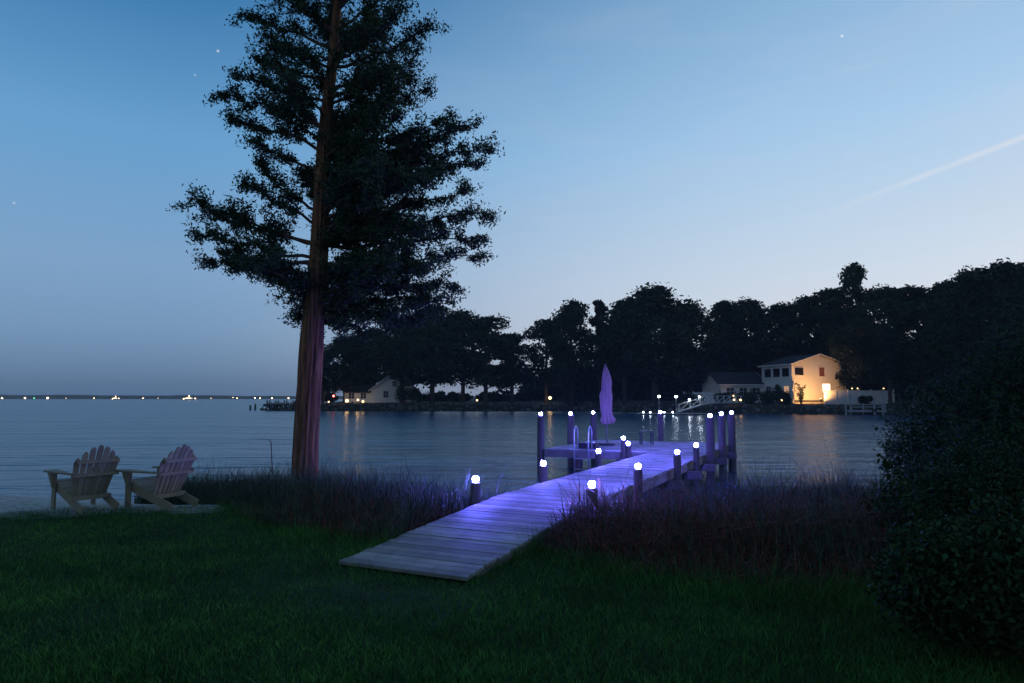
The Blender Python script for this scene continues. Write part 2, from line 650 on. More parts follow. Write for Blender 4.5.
def zs(s):
    if s >= hinge_s: return DZ
    t = (s - near_s) / (hinge_s - near_s)
    return 0.05 + (DZ - 0.05) * t


PW = 0.14
mb = DMB()
s = near_s
while s < hinge_s - PW:
    j = random.uniform(-0.004, 0.004)
    plank(mb, s, s + PW - 0.011, -0.01 + random.uniform(-0.022, 0.012), WD + random.uniform(-0.012, 0.022), zs(s) + j, zs(s + PW) + j)
    s += PW
mb.build('ramp', M['deck'], dock, bevel=0.004)
mb = DMB()
while s < T1:
    j = random.uniform(-0.0035, 0.0035)
    plank(mb, s, s + PW - 0.010, -0.01 + random.uniform(-0.02, 0.012), WD + random.uniform(-0.012, 0.02), DZ + j, DZ + j)
    s += PW
mb.build('walkway', M['deck'], dock, bevel=0.004)
mb = DMB()
s = T0
while s < T1:
    j = random.uniform(-0.0035, 0.0035)
    plank(mb, s, s + PW - 0.010, TN + random.uniform(-0.015, 0.012), -0.045, DZ + j - 0.006, DZ + j - 0.006)
    s += PW
mb.build('platform', M['deck'], dock, bevel=0.004)
# stringers (side boards) and cross beams
for n_ in (0.03, WD / 2, WD - 0.03):
    m_ = DMB()
    m_.bar(dk_(near_s + 0.25, n_, zs(near_s + .25) - 0.12), dk_(hinge_s, n_, DZ - 0.135), 0.045, 0.15)
    m_.bar(dk_(hinge_s + 0.003, n_, DZ - 0.135), dk_(T1 - 0.03, n_, DZ - 0.135), 0.045, 0.18)
    m_.build('stringer', M['beam'], dock)
for (a_, b_) in (((T0 + 0.03, TN + 0.03), (T0 + 0.03, -0.05)), ((T1 - 0.06, TN + 0.03), (T1 - 0.06, -0.05)), ((T0 + 0.06, TN + 0.05), (T1 - 0.1, TN + 0.05)),
                 ((T0 + 0.06, TN / 2), (T1 - 0.1, TN / 2))):
    m_ = DMB()
    m_.bar(dk_(*a_, DZ - 0.145), dk_(*b_, DZ - 0.145), 0.05, 0.19)
    m_.build('stringer', M['beam'], dock)

RP = 0.115


def piling(s_, n_, top, r=RP, bot=-1.6, cleat=True):
    m_ = DMB()
    p = dk_(s_, n_)
    lx, ly = random.uniform(-.012, .012), random.uniform(-.012, .012)
    k = random.uniform(0.94, 1.07)
    m_.tube([(p.x + lx * 2, p.y + ly * 2, bot), (p.x + lx, p.y + ly, (top + bot) / 2), (p.x, p.y, top - 0.02), (p.x, p.y, top)],
            [r * k * 1.12, r * k * 1.05, r * k, r * k * 0.9], n=14)
    return m_.build('piling', M['piling'], dock, smooth=False)


LAMPS = []   # (world position of the piling top, label)


def lamp_spot(px, py, s_, n_, label, r=RP):
    p = dk_(s_, n_)
    z = aty(px, py, p.y).z
    top = z - 0.07
    piling(s_, n_, top, r if top > 0.9 else 0.078)
    LAMPS.append((Vector((p.x, p.y, top)), label))


nL, nR = -0.16, WD + 0.15
for px, py, lb in ((476, 479, 'blue-white light capping the stub post left of the ramp, nearest the cedar'),
                   (543, 463, 'blue-white light on the left stub post, straight below the leftmost tall piling light'),
                   (598, 451, 'blue-white light on the left stub post just below the dock ladder'),
                   (627.5, 443.5, 'lower of the two blue-white lights almost touching where walkway meets platform')):
    lamp_spot(px, py, s_on_n(px, nL), nL, lb)
for px, py, lb in ((591, 484, 'blue-white light capping the right-hand stub post nearest the lawn, among the reeds'),
                   (637, 466, 'blue-white light on the second stub post from the lawn, right of the walkway'),
                   (676, 452, 'blue-white light on the third right-hand stub post, above the bare side board'),
                   (695, 445, 'blue-white light on the stub post right before the three tall pilings')):
    lamp_spot(px, py, s_on_n(px, nR), nR, lb)
for px, py, lb in ((709.5, 415.5, 'blue-white light on the nearest of the three tall right-hand pilings'),
                   (721, 413.5, 'blue-white light on the middle of the three tall right-hand pilings'),
                   (731, 412.5, 'blue-white light on the farthest of the three tall right-hand pilings')):
    lamp_spot(px, py, s_on_n(px, nR), nR, lb)
lamp_spot(623, 438, T0 - 0.15, n_on_s(623, T0 - 0.15), 'upper of the two blue-white lights almost touching where walkway meets platform')
for px, py, lb in ((540.8, 414, 'blue-white light on the leftmost tall piling of the platform'),
                   (570.5, 413.5, 'blue-white light on the tall piling directly above the dock ladder'),
                   (593, 412.5, 'blue-white light on the tall piling just left of the closed parasol')):
    sv = {540.8: T0 + 0.15, 570.5: 4.9, 593: 7.0}[px]
    lamp_spot(px, py, s_on_n(px, TN - 0.14), TN - 0.14, lb)
lamp_spot(660, 412, T1 + 0.13, n_on_s(660, T1 + 0.13), 'blue-white light on the tall piling at the far end of the dock')
# cross beams under the walkway at each pair of stub posts, poking out past the side boards
for px in (591, 637, 676, 695, 709.5, 721, 731):
    s_ = s_on_n(px, nR) - 0.13
    m_ = DMB()
    m_.bar(dk_(s_, -0.3, DZ - 0.33), dk_(s_, WD + 0.3, DZ - 0.33), 0.09, 0.19)
    m_.build('cross_beam', M['beam'], dock)
for (s_, n_) in ((T0 + 0.2, -2.2), (T0 + 0.25, -0.9), (T1 - 0.2, -2.2), (5.4, -1.6)):
    piling(s_, n_, DZ - 0.24)

# post lamps
LR = 0.051


def make_lamp(loc):
    t = empty('post_light', loc)
    c = MB(); c.tube([(0, 0, 0), (0, 0, 0.016), (0, 0, 0.03)], [0.07, 0.072, 0.046], 14)
    c.build('base', M['dark'], t)
    l = MB(); l.ball((0, 0, 0.07), LR, 10, 6, 0.95)
    l.build('lens', M['bluelamp'], t, smooth=True)
    k = MB(); k.tube([(0, 0, 0.07 + LR * 0.86), (0, 0, 0.07 + LR * 1.02), (0, 0, 0.07 + LR * 1.2)], [0.03, 0.026, 0.008], 12); k.build('cap', M['dark'], t)
    return t


def copy_tree(o, parent=None):
    c = o.copy(); COL.objects.link(c)
    if parent: c.parent = parent
    for ch in list(o.children): copy_tree(ch, c)
    return c


lamp0 = None
for p, lb in LAMPS:
    if lamp0 is None:
        lamp0 = o = make_lamp(p)
    else:
        o = copy_tree(lamp0); o.location = p
    tag(o, lb, 'dock light', 'blue-white lights on the dock posts')

# ladder at the front edge of the platform
nl0, nl1 = n_on_s(574, T0 - 0.1), n_on_s(588, T0 - 0.1)
pl = dk_(T0 - 0.06, nl0, DZ)
lad = empty('dock_ladder', pl)
tag(lad, 'pale metal dock ladder with hooped handrails at the platform edge', 'ladder')
nn = (nl1 - nl0)
for k, off in enumerate((0.0, nn)):
    m_ = MB()
    pts = [(-0.05, -1.25), (-0.05, 0.5), (0.0, 0.64), (0.1, 0.70), (0.2, 0.64), (0.25, 0.5), (0.25, -0.0)]
    m_.tube([nv * off + dv * a + Vector((0, 0, z)) for a, z in pts], 0.022, 8)
    m_.build('handrail', M['metal'], lad, smooth=True)
for z in (-0.25, -0.55, -0.85, -1.1):
    m_ = MB(); m_.bar(nv * 0 + dv * -0.05 + Vector((0, 0, z)), nv * nn + dv * -0.05 + Vector((0, 0, z)), 0.07, 0.025)
    m_.build('rung', M['metal'], lad)
# low dark step box on the platform behind the ladder
pb = dk_(T0 + 0.7, (nl0 + nl1) / 2 - 0.05, DZ)
stp = empty('dock_box', pb)
tag(stp, 'low dark storage box on the platform behind the ladder', 'box')
m_ = MB(); R_ = Matrix((nv, dv, Vector((0, 0, 1)))).transposed()
m_.box((0, 0, 0.075), (0.55, 0.35, 0.15), R_); m_.build('body', M['dark'], stp, bevel=0.008)
m_ = MB(); m_.box((0, 0, 0.165), (0.6, 0.4, 0.025), R_); m_.build('lid', M['dark'], stp, bevel=0.005)

# closed parasol
up = aty(607, 440, 22.4); up.z = DZ
par = empty('parasol', up)
tag(par, 'closed pale pink parasol standing on the dock platform', 'parasol')
m_ = MB(); m_.tube([(0, 0, 0.0), (0, 0, 0.06), (0, 0, 0.09)], [0.26, 0.25, 0.06], 20); m_.build('base', M['dark'], par)
m_ = MB(); m_.tube([(0, 0, 0.05), (0.01, 0, 1.4), (0.0, 0, 2.56)], 0.021, 10); m_.build('pole', M['beam'], par, smooth=True)
m_ = MB()
top = aty(605.5, 366, 22.4).z - DZ
bot = aty(607, 424, 22.4).z - DZ
prof = [(0.0, 0.03), (0.05, 0.06), (0.12, 0.095), (0.25, 0.14), (0.36, 0.145), (0.42, 0.135), (0.5, 0.175), (0.65, 0.165), (0.78, 0.15), (0.86, 0.15), (0.93, 0.205), (1.0, 0.16)]
ncl = 72
m_.tube([(-0.03 + 0.05 * t + 0.02 * math.sin(6 * t), 0, top + (bot - top) * t) for t, r in prof], [r for t, r in prof], ncl, True,
        lobes=lambda a, i: 0.92 + 0.30 * abs(math.sin(4.5 * a + 0.2 * i)) + 0.10 * math.sin(3 * a + 0.8 * i) + (0.16 * math.cos(a + 1.0) if i > 8 else 0))
cn_ = m_.build('canopy', M['cloth'], par, smooth=True)
m_ = MB(); m_.tube([(0.01, 0, 0), (0.01, 0, .02), (0.01, 0, .04)], [0.165, 0.172, 0.165], 24, False)
for i in range(len(m_.v)):
    m_.v[i] = (m_.v[i][0], m_.v[i][1], m_.v[i][2] + top + (bot - top) * 0.43)
m_.build('strap', M['cloth'], cn_)
m_ = MB(); m_.ball((-0.03, 0, top + 0.03), 0.035, 10, 6, 1.3); m_.build('finial', M['beam'], par)

# dark side table
pt = aty(646.5, 446, 22.9); pt.z = DZ
tb = empty('side_table', pt)
tag(tb, 'small dark slatted side table on the dock to the right of the parasol', 'table')
m_ = MB()
for k in range(4): m_.box((-0.165 + 0.11 * k, 0, 0.43), (0.095, 0.42, 0.022))
m_.build('tabletop', M['dark'], tb)
for a_ in (-1, 1):
    for b_ in (-1, 1):
        m_ = MB(); m_.box((0.18 * a_, 0.17 * b_, 0.208), (0.035, 0.035, 0.416)); m_.build('leg', M['dark'], tb)

# ------------------------------------------------------------------ adirondack chairs (face +Y, backs to the camera)


def make_chair(loc, rz, label):
    t = empty('adirondack_chair', loc, rz)
    tag(t, label, 'chair', 'adirondack chairs facing the bay')
    wd = M['chairwood']
    # side rails: from the seat front down to the ground behind
    for sx in (-1, 1):
        m_ = MB(); m_.bar((sx * 0.25, 0.42, 0.36), (sx * 0.25, -0.52, 0.045), 0.026, 0.13); m_.build('side_rail', wd, t, bevel=0.004)
        m_ = MB(); m_.bar((sx * 0.285, 0.36, 0.0), (sx * 0.285, 0.36, 0.57), 0.03, 0.11, up=(0, 1, 0)); m_.build('leg', wd, t, bevel=0.004)
        m_ = MB()   # wide armrest, tapering to the back
        a = 0.022
        o = [(0.23, 0.48), (0.40, 0.48), (0.41, 0.40), (0.40, 0.1), (0.36, -0.32), (0.30, -0.36), (0.29, -0.05), (0.24, 0.15)]
        vs = [(sx * x, y, 0.572 + (y - .4) * 0.012) for x, y in o] + [(sx * x, y, 0.572 + a + (y - .4) * 0.012) for x, y in o]
        k = len(o)
        fs = [tuple(range(k)), tuple(range(2 * k - 1, k - 1, -1))] + [(i, (i + 1) % k, (i + 1) % k + k, i + k) for i in range(k)]
        m_.add(vs, fs); m_.build('armrest', wd, t, bevel=0.004)
        m_ = MB()   # triangular bracket under the arm
        x0, x1 = sx * 0.302, sx * 0.324
        tri = [(0.31, 0.565), (0.41, 0.565), (0.36, 0.36)]
        tri = [(0.30, 0.569), (0.42, 0.569), (0.365, 0.33), (0.335, 0.33)]
        vs = [(x0, y, z) for y, z in tri] + [(sx * 0.37 if z > 0.5 else x1, y, z) for y, z in tri]
        m_.add(vs, [(3, 2, 1, 0), (4, 5, 6, 7), (0, 1, 5, 4), (1, 2, 6, 5), (2, 3, 7, 6), (3, 0, 4, 7)])
        m_.build('arm_bracket', wd, t)
    # seat: slats over the rails
    m_ = MB()
    d = Vector((0, -0.94, -0.315)).normalized(); up_ = Vector((0, 0.315, -0.94)) * -1
    for k in range(6):
        p = Vector((0, 0.42, 0.435)) + d * (0.045 + 0.098 * k)
        m_.bar(p - Vector((0.27, 0, 0)), p + Vector((0.27, 0, 0)), 0.085, 0.02, up=up_)
    m_.build('seat', wd, t, bevel=0.004)
    # fan back
    m_ = MB()
    tilt = rad(24)
    by, bz = -0.14, 0.20
    nsl = 7
    hts = [0.66, 0.76, 0.83, 0.86, 0.83, 0.76, 0.66]
    for k in range(nsl):
        q = k - 3
        xb, xt = q * 0.071, q * 0.101
        h = hts[k]
        wb, wt = 0.0265, 0.0355
        pro = [(xb - wb, 0), (xb + wb, 0)]
        xe = xb + (xt - xb) * h / 0.86
        pro += [(xe + wt, h - 0.045 - (0.012 * q if q > 0 else 0)), (xe + wt * 0.6, h - 0.008 - (0.012 * q if q > 0 else 0)), (xe, h), (xe - wt * 0.6, h - 0.008 + (0.012 * q if q < 0 else 0)), (xe - wt, h - 0.045 + (0.012 * q if q < 0 else 0))]
        vs = []
        for th in (0, 0.021):
            for x, hh in pro:
                vs.append((x, by - math.sin(tilt) * hh + math.cos(tilt) * th - abs(q) ** 1.5 * -0.004, bz + math.cos(tilt) * hh + math.sin(tilt) * th))
        kk = len(pro)
        m_.add(vs, [tuple(range(kk - 1, -1, -1)), tuple(range(kk, 2 * kk))] + [(i, i + kk, (i + 1) % kk + kk, (i + 1) % kk) for i in range(kk)])
    m_.build('backrest', wd, t, bevel=0.003)
    for hh, w_ in ((0.60, 0.30), (0.38, 0.33)):
        m_ = MB()
        y = by - math.sin(tilt) * hh - 0.022; z = bz + math.cos(tilt) * hh
        m_.box((0, y, z), (2 * w_, 0.05, 0.05)); m_.build('back_brace', wd, t, bevel=0.004)
    m_ = MB(); m_.box((0, by - 0.065, bz + 0.0), (0.56, 0.07, 0.06)); m_.build('rear_crossbar', wd, t, bevel=0.004)
    for ch in t.children: pass
    return t


def ground_at(px, py):
    z = 0.0
    for _ in range(6):
        p = onz(px, py, z); z = gz(p.x, p.y)
    return Vector((p.x, p.y, z))


CS = 1.05
c1 = make_chair(ground_at(84, 509), rad(55), 'brown adirondack chair nearer the left edge, seen from behind on the sand')
c2 = make_chair(ground_at(160, 507), rad(68), 'brown adirondack chair beside the reeds, turned more sideways to the bay')
c1.scale = c2.scale = (CS, CS, CS)

# ------------------------------------------------------------------ the cedar
TY = 13.5
axis_px = [(303, 497, 15), (305, 475, 13.2), (307, 440, 12.5), (310, 380, 12), (313.5, 330, 11.4), (319, 260, 9.3), (321, 200, 8), (324, 140, 6.8), (333, 60, 5.2), (338, 0, 4.2),
           (341, -60, 3.0), (343, -120, 1.4)]
axp = [aty(a, b_, TY + 0.10 * math.sin(i * 0.9)) for i, (a, b_, r) in enumerate(axis_px)]
axr = [r * 0.88 * TY / F for a, b_, r in axis_px]
cedar = empty('cedar_tree', (axp[0].x, axp[0].y, gz(axp[0].x, axp[0].y)))
tag(cedar, 'tall dark cedar with a bare reddish trunk rising out of the reeds', 'tree')
ced0 = Vector(cedar.location)


def interp_axis(py):
    for i in range(len(axis_px) - 1):
        y0, y1 = axis_px[i][1], axis_px[i + 1][1]
        if y1 <= py <= y0:
            t = (y0 - py) / (y0 - y1)
            return axp[i].lerp(axp[i + 1], t), axr[i] * (1 - t) + axr[i + 1] * t
    return axp[-1], axr[-1]


def ax_px(py):
    return float(np.interp(-py, [-q[1] for q in axis_px], [q[0] for q in axis_px]))


m_ = MB()
pts, rs = [], []
for i in range(61):
    py = 497 + (-120 - 497) * i / 60
    p, r = interp_axis(py)
    pts.append(p - ced0); rs.append(r)
pts.insert(0, pts[0] + Vector((0, 0, -0.5))); rs.insert(0, rs[0] * 1.2)
lob = [(random.uniform(0, 6.28), random.randint(4, 21), random.uniform(0.018, 0.05)) for _ in range(14)]
m_.tube(pts, rs, 64, True, lobes=lambda a, i: 1 + sum(k * math.sin(f * (a + 0.10 * math.sin(i * 0.2 + ph)) + ph + i * 0.02 * (f % 3 - 1)) for ph, f, k in lob))
m_.build('trunk', M['bark'], cedar, smooth=True)

tips = []   # (attach py, tip px, tip py, depth)
for (a, x, y, d) in [
    # left side
    (28, 236, 12, 0.3), (40, 258, 36, -0.5), (62, 250, 62, 0.5), (82, 226, 72, -0.2), (108, 206, 92, 0.1), (128, 220, 120, 0.6), (120, 262, 112, -0.8), (150, 246, 140, -0.3),
    (190, 248, 162, 0.2), (205, 232, 184, -0.5), (222, 180, 200, 0.1), (240, 196, 212, 0.6), (255, 192, 236, -0.3), (262, 198, 262, 0.3), (268, 238, 268, -0.6), (258, 215, 250, 0.9),
    (285, 272, 284, 0.4), (298, 284, 298, -0.3), (300, 292, 318, 0.4), (10, 262, -8, 0.2),
    # right side
    (45, 441, 24, 0.2), (30, 410, 8, -0.5), (70, 424, 62, -0.4), (95, 437, 88, 0.5), (85, 400, 72, -0.8), (130, 462, 116, 0.3), (150, 484, 126, -0.3), (170, 501, 150, 0.2), (180, 488, 164, 0.7),
    (200, 455, 168, -0.7), (215, 482, 190, 0.3), (230, 497, 212, -0.4), (240, 499, 236, 0.4), (262, 488, 256, 0.0), (280, 442, 262, -0.9), (285, 466, 284, 0.5), (292, 459, 300, -0.2),
    (300, 430, 316, 0.5), (300, 395, 322, -0.4), (305, 368, 326, 0.3), (262, 420, 240, -1.2), (225, 420, 200, 1.3), (165, 430, 140, 1.1), (175, 440, 180, -1.2), (140, 410, 120, -1.3),
]:
    tips.append((a, x, y, d))
for _ in range(34):   # limbs towards and away from the viewer
    a = random.uniform(0, 310)
    ax, _r = interp_axis(a)
    half = 90 if a < 90 else 135
    cx = 335 + (a > 90) * 12
    x = cx + random.uniform(-0.52, 0.62) * half
    if 120 < a < 200 and x < 285: x += 60
    d = random.choice((-1, 1)) * random.uniform(0.9, 2.0)
    if d < 0 and abs(x - ax_px(a)) < 42: x = ax_px(a) + random.choice((-1, 1, 1)) * random.uniform(42, 80)
    tips.append((a + 12, x, a - random.uniform(-8, 22), d))
for _ in range(28):   # dense right-hand interior
    a = random.uniform(90, 310)
    tips.append((a + 14, random.uniform(350, 440), a - random.uniform(-10, 18), random.uniform(-1.0, 1.0)))
for _ in range(14):   # above the frame
    a = random.uniform(-100, -5)
    w_ = 110 * (1 - (-a) / 150)
    tips.append((a + 16, 340 + random.choice((-1, 1)) * random.uniform(0.4, 1) * w_, a - 8, random.uniform(-0.8, 0.8)))

lm = MB()
tuft = []
for (a, x, y, d) in tips:
    p0, r0 = interp_axis(a + (22 if a < 230 else 4))
    p1 = aty(x + (8 if x < 325 else -9), y, TY + d)
    ln = (p1 - p0).length
    if ln < 0.25: continue
    sag = Vector((0, 0, random.uniform(-0.10, 0.06) * ln))
    side = Vector((random.uniform(-.12, .12), random.uniform(-.12, .12), 0)) * ln
    ctrl = p0.lerp(p1, 0.5) + sag + side
    K = 9
    path = []
    for i in range(K):
        t = i / (K - 1)
        q = p0 * (1 - t) ** 2 + ctrl * 2 * t * (1 - t) + p1 * t * t
        if 0 < i < K - 1:
            q = q + Vector((random.gauss(0, .02), random.gauss(0, .02), random.gauss(0, .025))) * ln * .6
        path.append(q)
    rb = min(0.014 + 0.0085 * ln, r0 * 0.5)
    lm.tube([q - ced0 for q in path], [rb * (1 - i / (K - 1)) + 0.006 for i in range(K)], 7)
    nt_ = int(ln / 0.135) + 3
    for j in range(nt_):
        t = 0.24 + 0.76 * (j + random.random()) / nt_
        f = t * (K - 1); i = min(int(f), K - 2)
        b0 = path[i].lerp(path[i + 1], f - i)
        od = (path[i + 1] - path[i]).normalized()
        tl = random.uniform(0.22, 0.62) * (1.0 - 0.35 * t)
        dirv = (od * random.uniform(0.2, 1.0) + Vector((random.gauss(0, .6), random.gauss(0, .6), random.gauss(0.08, .62)))).normalized()
        b1 = b0 + dirv * tl
        mid = b0.lerp(b1, 0.5) + Vector((0, 0, -0.03))
        lm.tube([b0 - ced0, mid - ced0, b1 - ced0], [0.008, 0.006, 0.003], 4, False)
        for q in range(4):
            u = (q + 0.9) / 4
            c = b0 * (1 - u) ** 2 + mid * 2 * u * (1 - u) + b1 * u * u
            tuft.append((*(c - ced0), random.uniform(0.04, 0.06) + 0.05 * u * u))
lm.build('limbs', M['limb'], cedar)
T_ = np.array(tuft)
NL = 27
C = np.repeat(T_[:, :3], NL, 0) + np.clip(rng.normal(size=(len(T_) * NL, 3)), -1.5, 1.5) * np.repeat(T_[:, 3], NL)[:, None] * np.array([1, 1, 0.8])
print('cedar leaves', len(C))
crown = np_mesh('crown', kites(C, 0.040, 0.0165), 4, M['needles'], cedar)

# ------------------------------------------------------------------ far bank
bank_pts = [(262, 131), (285, 126), (320, 123), (400, 122), (470, 122), (530, 121), (575, 122), (610, 118), (650, 110), (700, 104), (760, 100), (850, 98), (905, 96), (960, 93), (1020, 88), (1100, 80), (1200, 74)]
bp_ = [Vector(((px - CX) / F * y * math.cos(P) ** -1, y, 0)) for px, y in bank_pts]


def resample(poly, step):
    out = [poly[0]]
    for a, b_ in zip(poly, poly[1:]):
        n = max(1, int((b_ - a).length / step))
        for i in range(1, n + 1):
            out.append(a.lerp(b_, i / n))
    return out


fine = resample(bp_, 2.0)
rows = [(0, -1.0), (0.6, -0.35), (1.8, 0.35), (3.2, 0.75), (7, 0.95), (20, 1.2), (60, 1.6), (140, 2.2)]
vs, fs = [], []
for i, p in enumerate(fine):
    t = (fine[min(i + 1, len(fine) - 1)] - fine[max(i - 1, 0)]).normalized()
    inl = Vector((-t.y, t.x, 0))
    for j, (d, z) in enumerate(rows):
        q = p + inl * 0 + Vector((0, 1, 0)) * d + Vector((random.gauss(0, .15), random.gauss(0, .25), 0)) * (j > 0)
        taper = min(1.0, i / 6.0) if j > 1 else 1
        vs.append((q.x, q.y, (z - WZ) * taper + WZ + random.gauss(0, .05) if z > WZ else z))
R_n = len(rows)
for i in range(len(fine) - 1):
    for j in range(R_n - 1):
        fs.append((i * R_n + j, (i + 1) * R_n + j, (i + 1) * R_n + j + 1, i * R_n + j + 1))
m_ = MB(); m_.add(vs, fs)
tag(m_.build('far_bank', M['dirt'], smooth=True), 'low dark far bank across the inlet', None, None, 'structure')


def bank_at(px):
    return np.interp(px, [a for a, b_ in bank_pts], [b_ for a, b_ in bank_pts])


def bank_z(d):
    return float(np.interp(d, [a for a, b_ in rows], [b_ for a, b_ in rows]))


# riprap
m_ = MB()
for p in resample(bp_, 0.55):
    for k in range(3):
        c = p + Vector((random.uniform(-.4, .4), random.uniform(0.2, 2.8), 0))
        d = c.y - p.y
        r = random.uniform(0.22, 0.55)
        R_ = Matrix.Rotation(random.uniform(0, 6.28), 3, Vector(unit(1)[0]))
        m_.box((c.x, c.y, bank_z(d) + random.uniform(-0.05, 0.12)), (r * random.uniform(.8, 1.6), r, r * random.uniform(.5, .9)), R_)
tag(m_.build('riprap', M['rock']), 'dark rocks heaped along the far waterline', None, None, 'stuff')


def place(px, depth, z=None):
    p = aty(px, 398, depth)
    p.z = bank_z(depth - bank_at(px)) if z is None else z
    return p


# ------------------------------------------------------------------ far trees
def crown_pts(n, h, r, base, kind):
    """leaf centres of a crown: lobes scattered in an envelope"""
    lob = []
    nl = {'round': 36, 'tall': 30, 'pine': 26, 'loose': 26}[kind]
    for i in range(nl):
        t = (i + random.random()) / nl
        z = base + (h - base) * t
        if kind == 'round': w_ = r * (0.35 + 0.75 * math.sin(math.pi * min(1, 0.12 + t * 0.86))) * 0.85
        elif kind == 'tall': w_ = r * (0.45 + 0.6 * math.sin(math.pi * (0.1 + t * 0.85)))* 0.85
        elif kind == 'pine': w_ = r * (0.95 - 0.65 * t)
        else: w_ = r * (0.5 + 0.5 * math.sin(math.pi * (0.05 + t * 0.9)))
        if t > 0.8: w_ *= 0.55
        a = random.uniform(0, 6.28)
        d = w_ * math.sqrt(random.random()) * 0.85
        lr = r * random.uniform(0.22, 0.44) * (0.72 if kind in ('pine', 'loose') else 1.0)
        lob.append((d * math.cos(a), d * math.sin(a), min(z, h - lr * 0.5), lr))
    for k in range(int(nl * 1.4)):   # small outer clumps for the outline
        x, y, z, lr = random.choice(lob)
        u = unit(1)[0]
        lob.append((x + u[0] * lr * 1.02, y + u[1] * lr * 1.02, max(base * .8, min(h, z + u[2] * lr * 1.0)), lr * random.uniform(0.22, 0.5)))
    lob = np.array(lob)
    wts = lob[:, 3] ** 2
    idx = rng.choice(len(lob), n, p=wts / wts.sum())
    u = unit(n)
    rr_ = rng.uniform(0.2, 1.0, n) ** 0.5 * (1 + np.abs(rng.normal(0, 0.26, n)))
    flat = 0.55 if kind == 'pine' else 0.8
    return lob[idx, :3] + u * (lob[idx, 3] * rr_)[:, None] * np.array([1, 1, flat]), lob


PROTO = {}


def make_tree(kind, seed):
    random.seed(seed)
    h, r, base = {'round': (17, 5.2, 4.6), 'tall': (19, 3.8, 5.2), 'pine': (19, 3.6, 6.0), 'loose': (17, 4.6, 4.5)}[kind]
    C_, lob = crown_pts(12500 if kind in ('round', 'tall') else 8000, h, r, base, kind)
    root = empty({'pine': 'pine_tree'}.get(kind, 'leafy_tree'))
    np_mesh('crown', kites(C_, 0.27, 0.16), 4, M['leaf2' if kind == 'pine' else 'leaf'], root)
    t = MB()
    t.tube([(0, 0, -1.0), (0.05, 0.02, base), (-0.1, 0.1, h * 0.55), (0.05, 0, h * 0.86)], [0.36, 0.28, 0.2, 0.06], 8)
    for x, y, z, lr in lob[:16]:
        z0 = max(base * 0.7, z - random.uniform(1.2, 3.2))
        t.tube([(0, 0, z0), (x * 0.5, y * 0.5, z0 + (z - z0) * 0.4), (x, y, z)], [0.13, 0.09, 0.04], 5, False)
    t.build('trunk', M['fartrunk'], root)
    root['_h'] = float(h); root['_r'] = float(r)
    return root


for i, (k, sd_) in enumerate((('round', 3), ('round', 14), ('tall', 5), ('tall', 21), ('pine', 8), ('pine', 33), ('loose', 12))):
    PROTO[f'{k}{sum(1 for q in PROTO if q.startswith(k))}'] = make_tree(k, sd_)
used = set()


def tree(proto, px, depth, top_py, wpx, label, group):
    p = PROTO[proto]
    loc = place(px, depth)
    top = aty(px, top_py, depth).z
    sz = (top - loc.z) / p['_h']
    sx = wpx * 1.18 / F * depth / (2 * p['_r'])
    if proto in used:
        o = copy_tree(p)
    else:
        o = p; used.add(proto)
    o.location = loc
    o.scale = (sx, sx, sz)
    o.rotation_euler = (0, 0, random.uniform(0, 6.28))
    tag(o, label, 'tree', group)


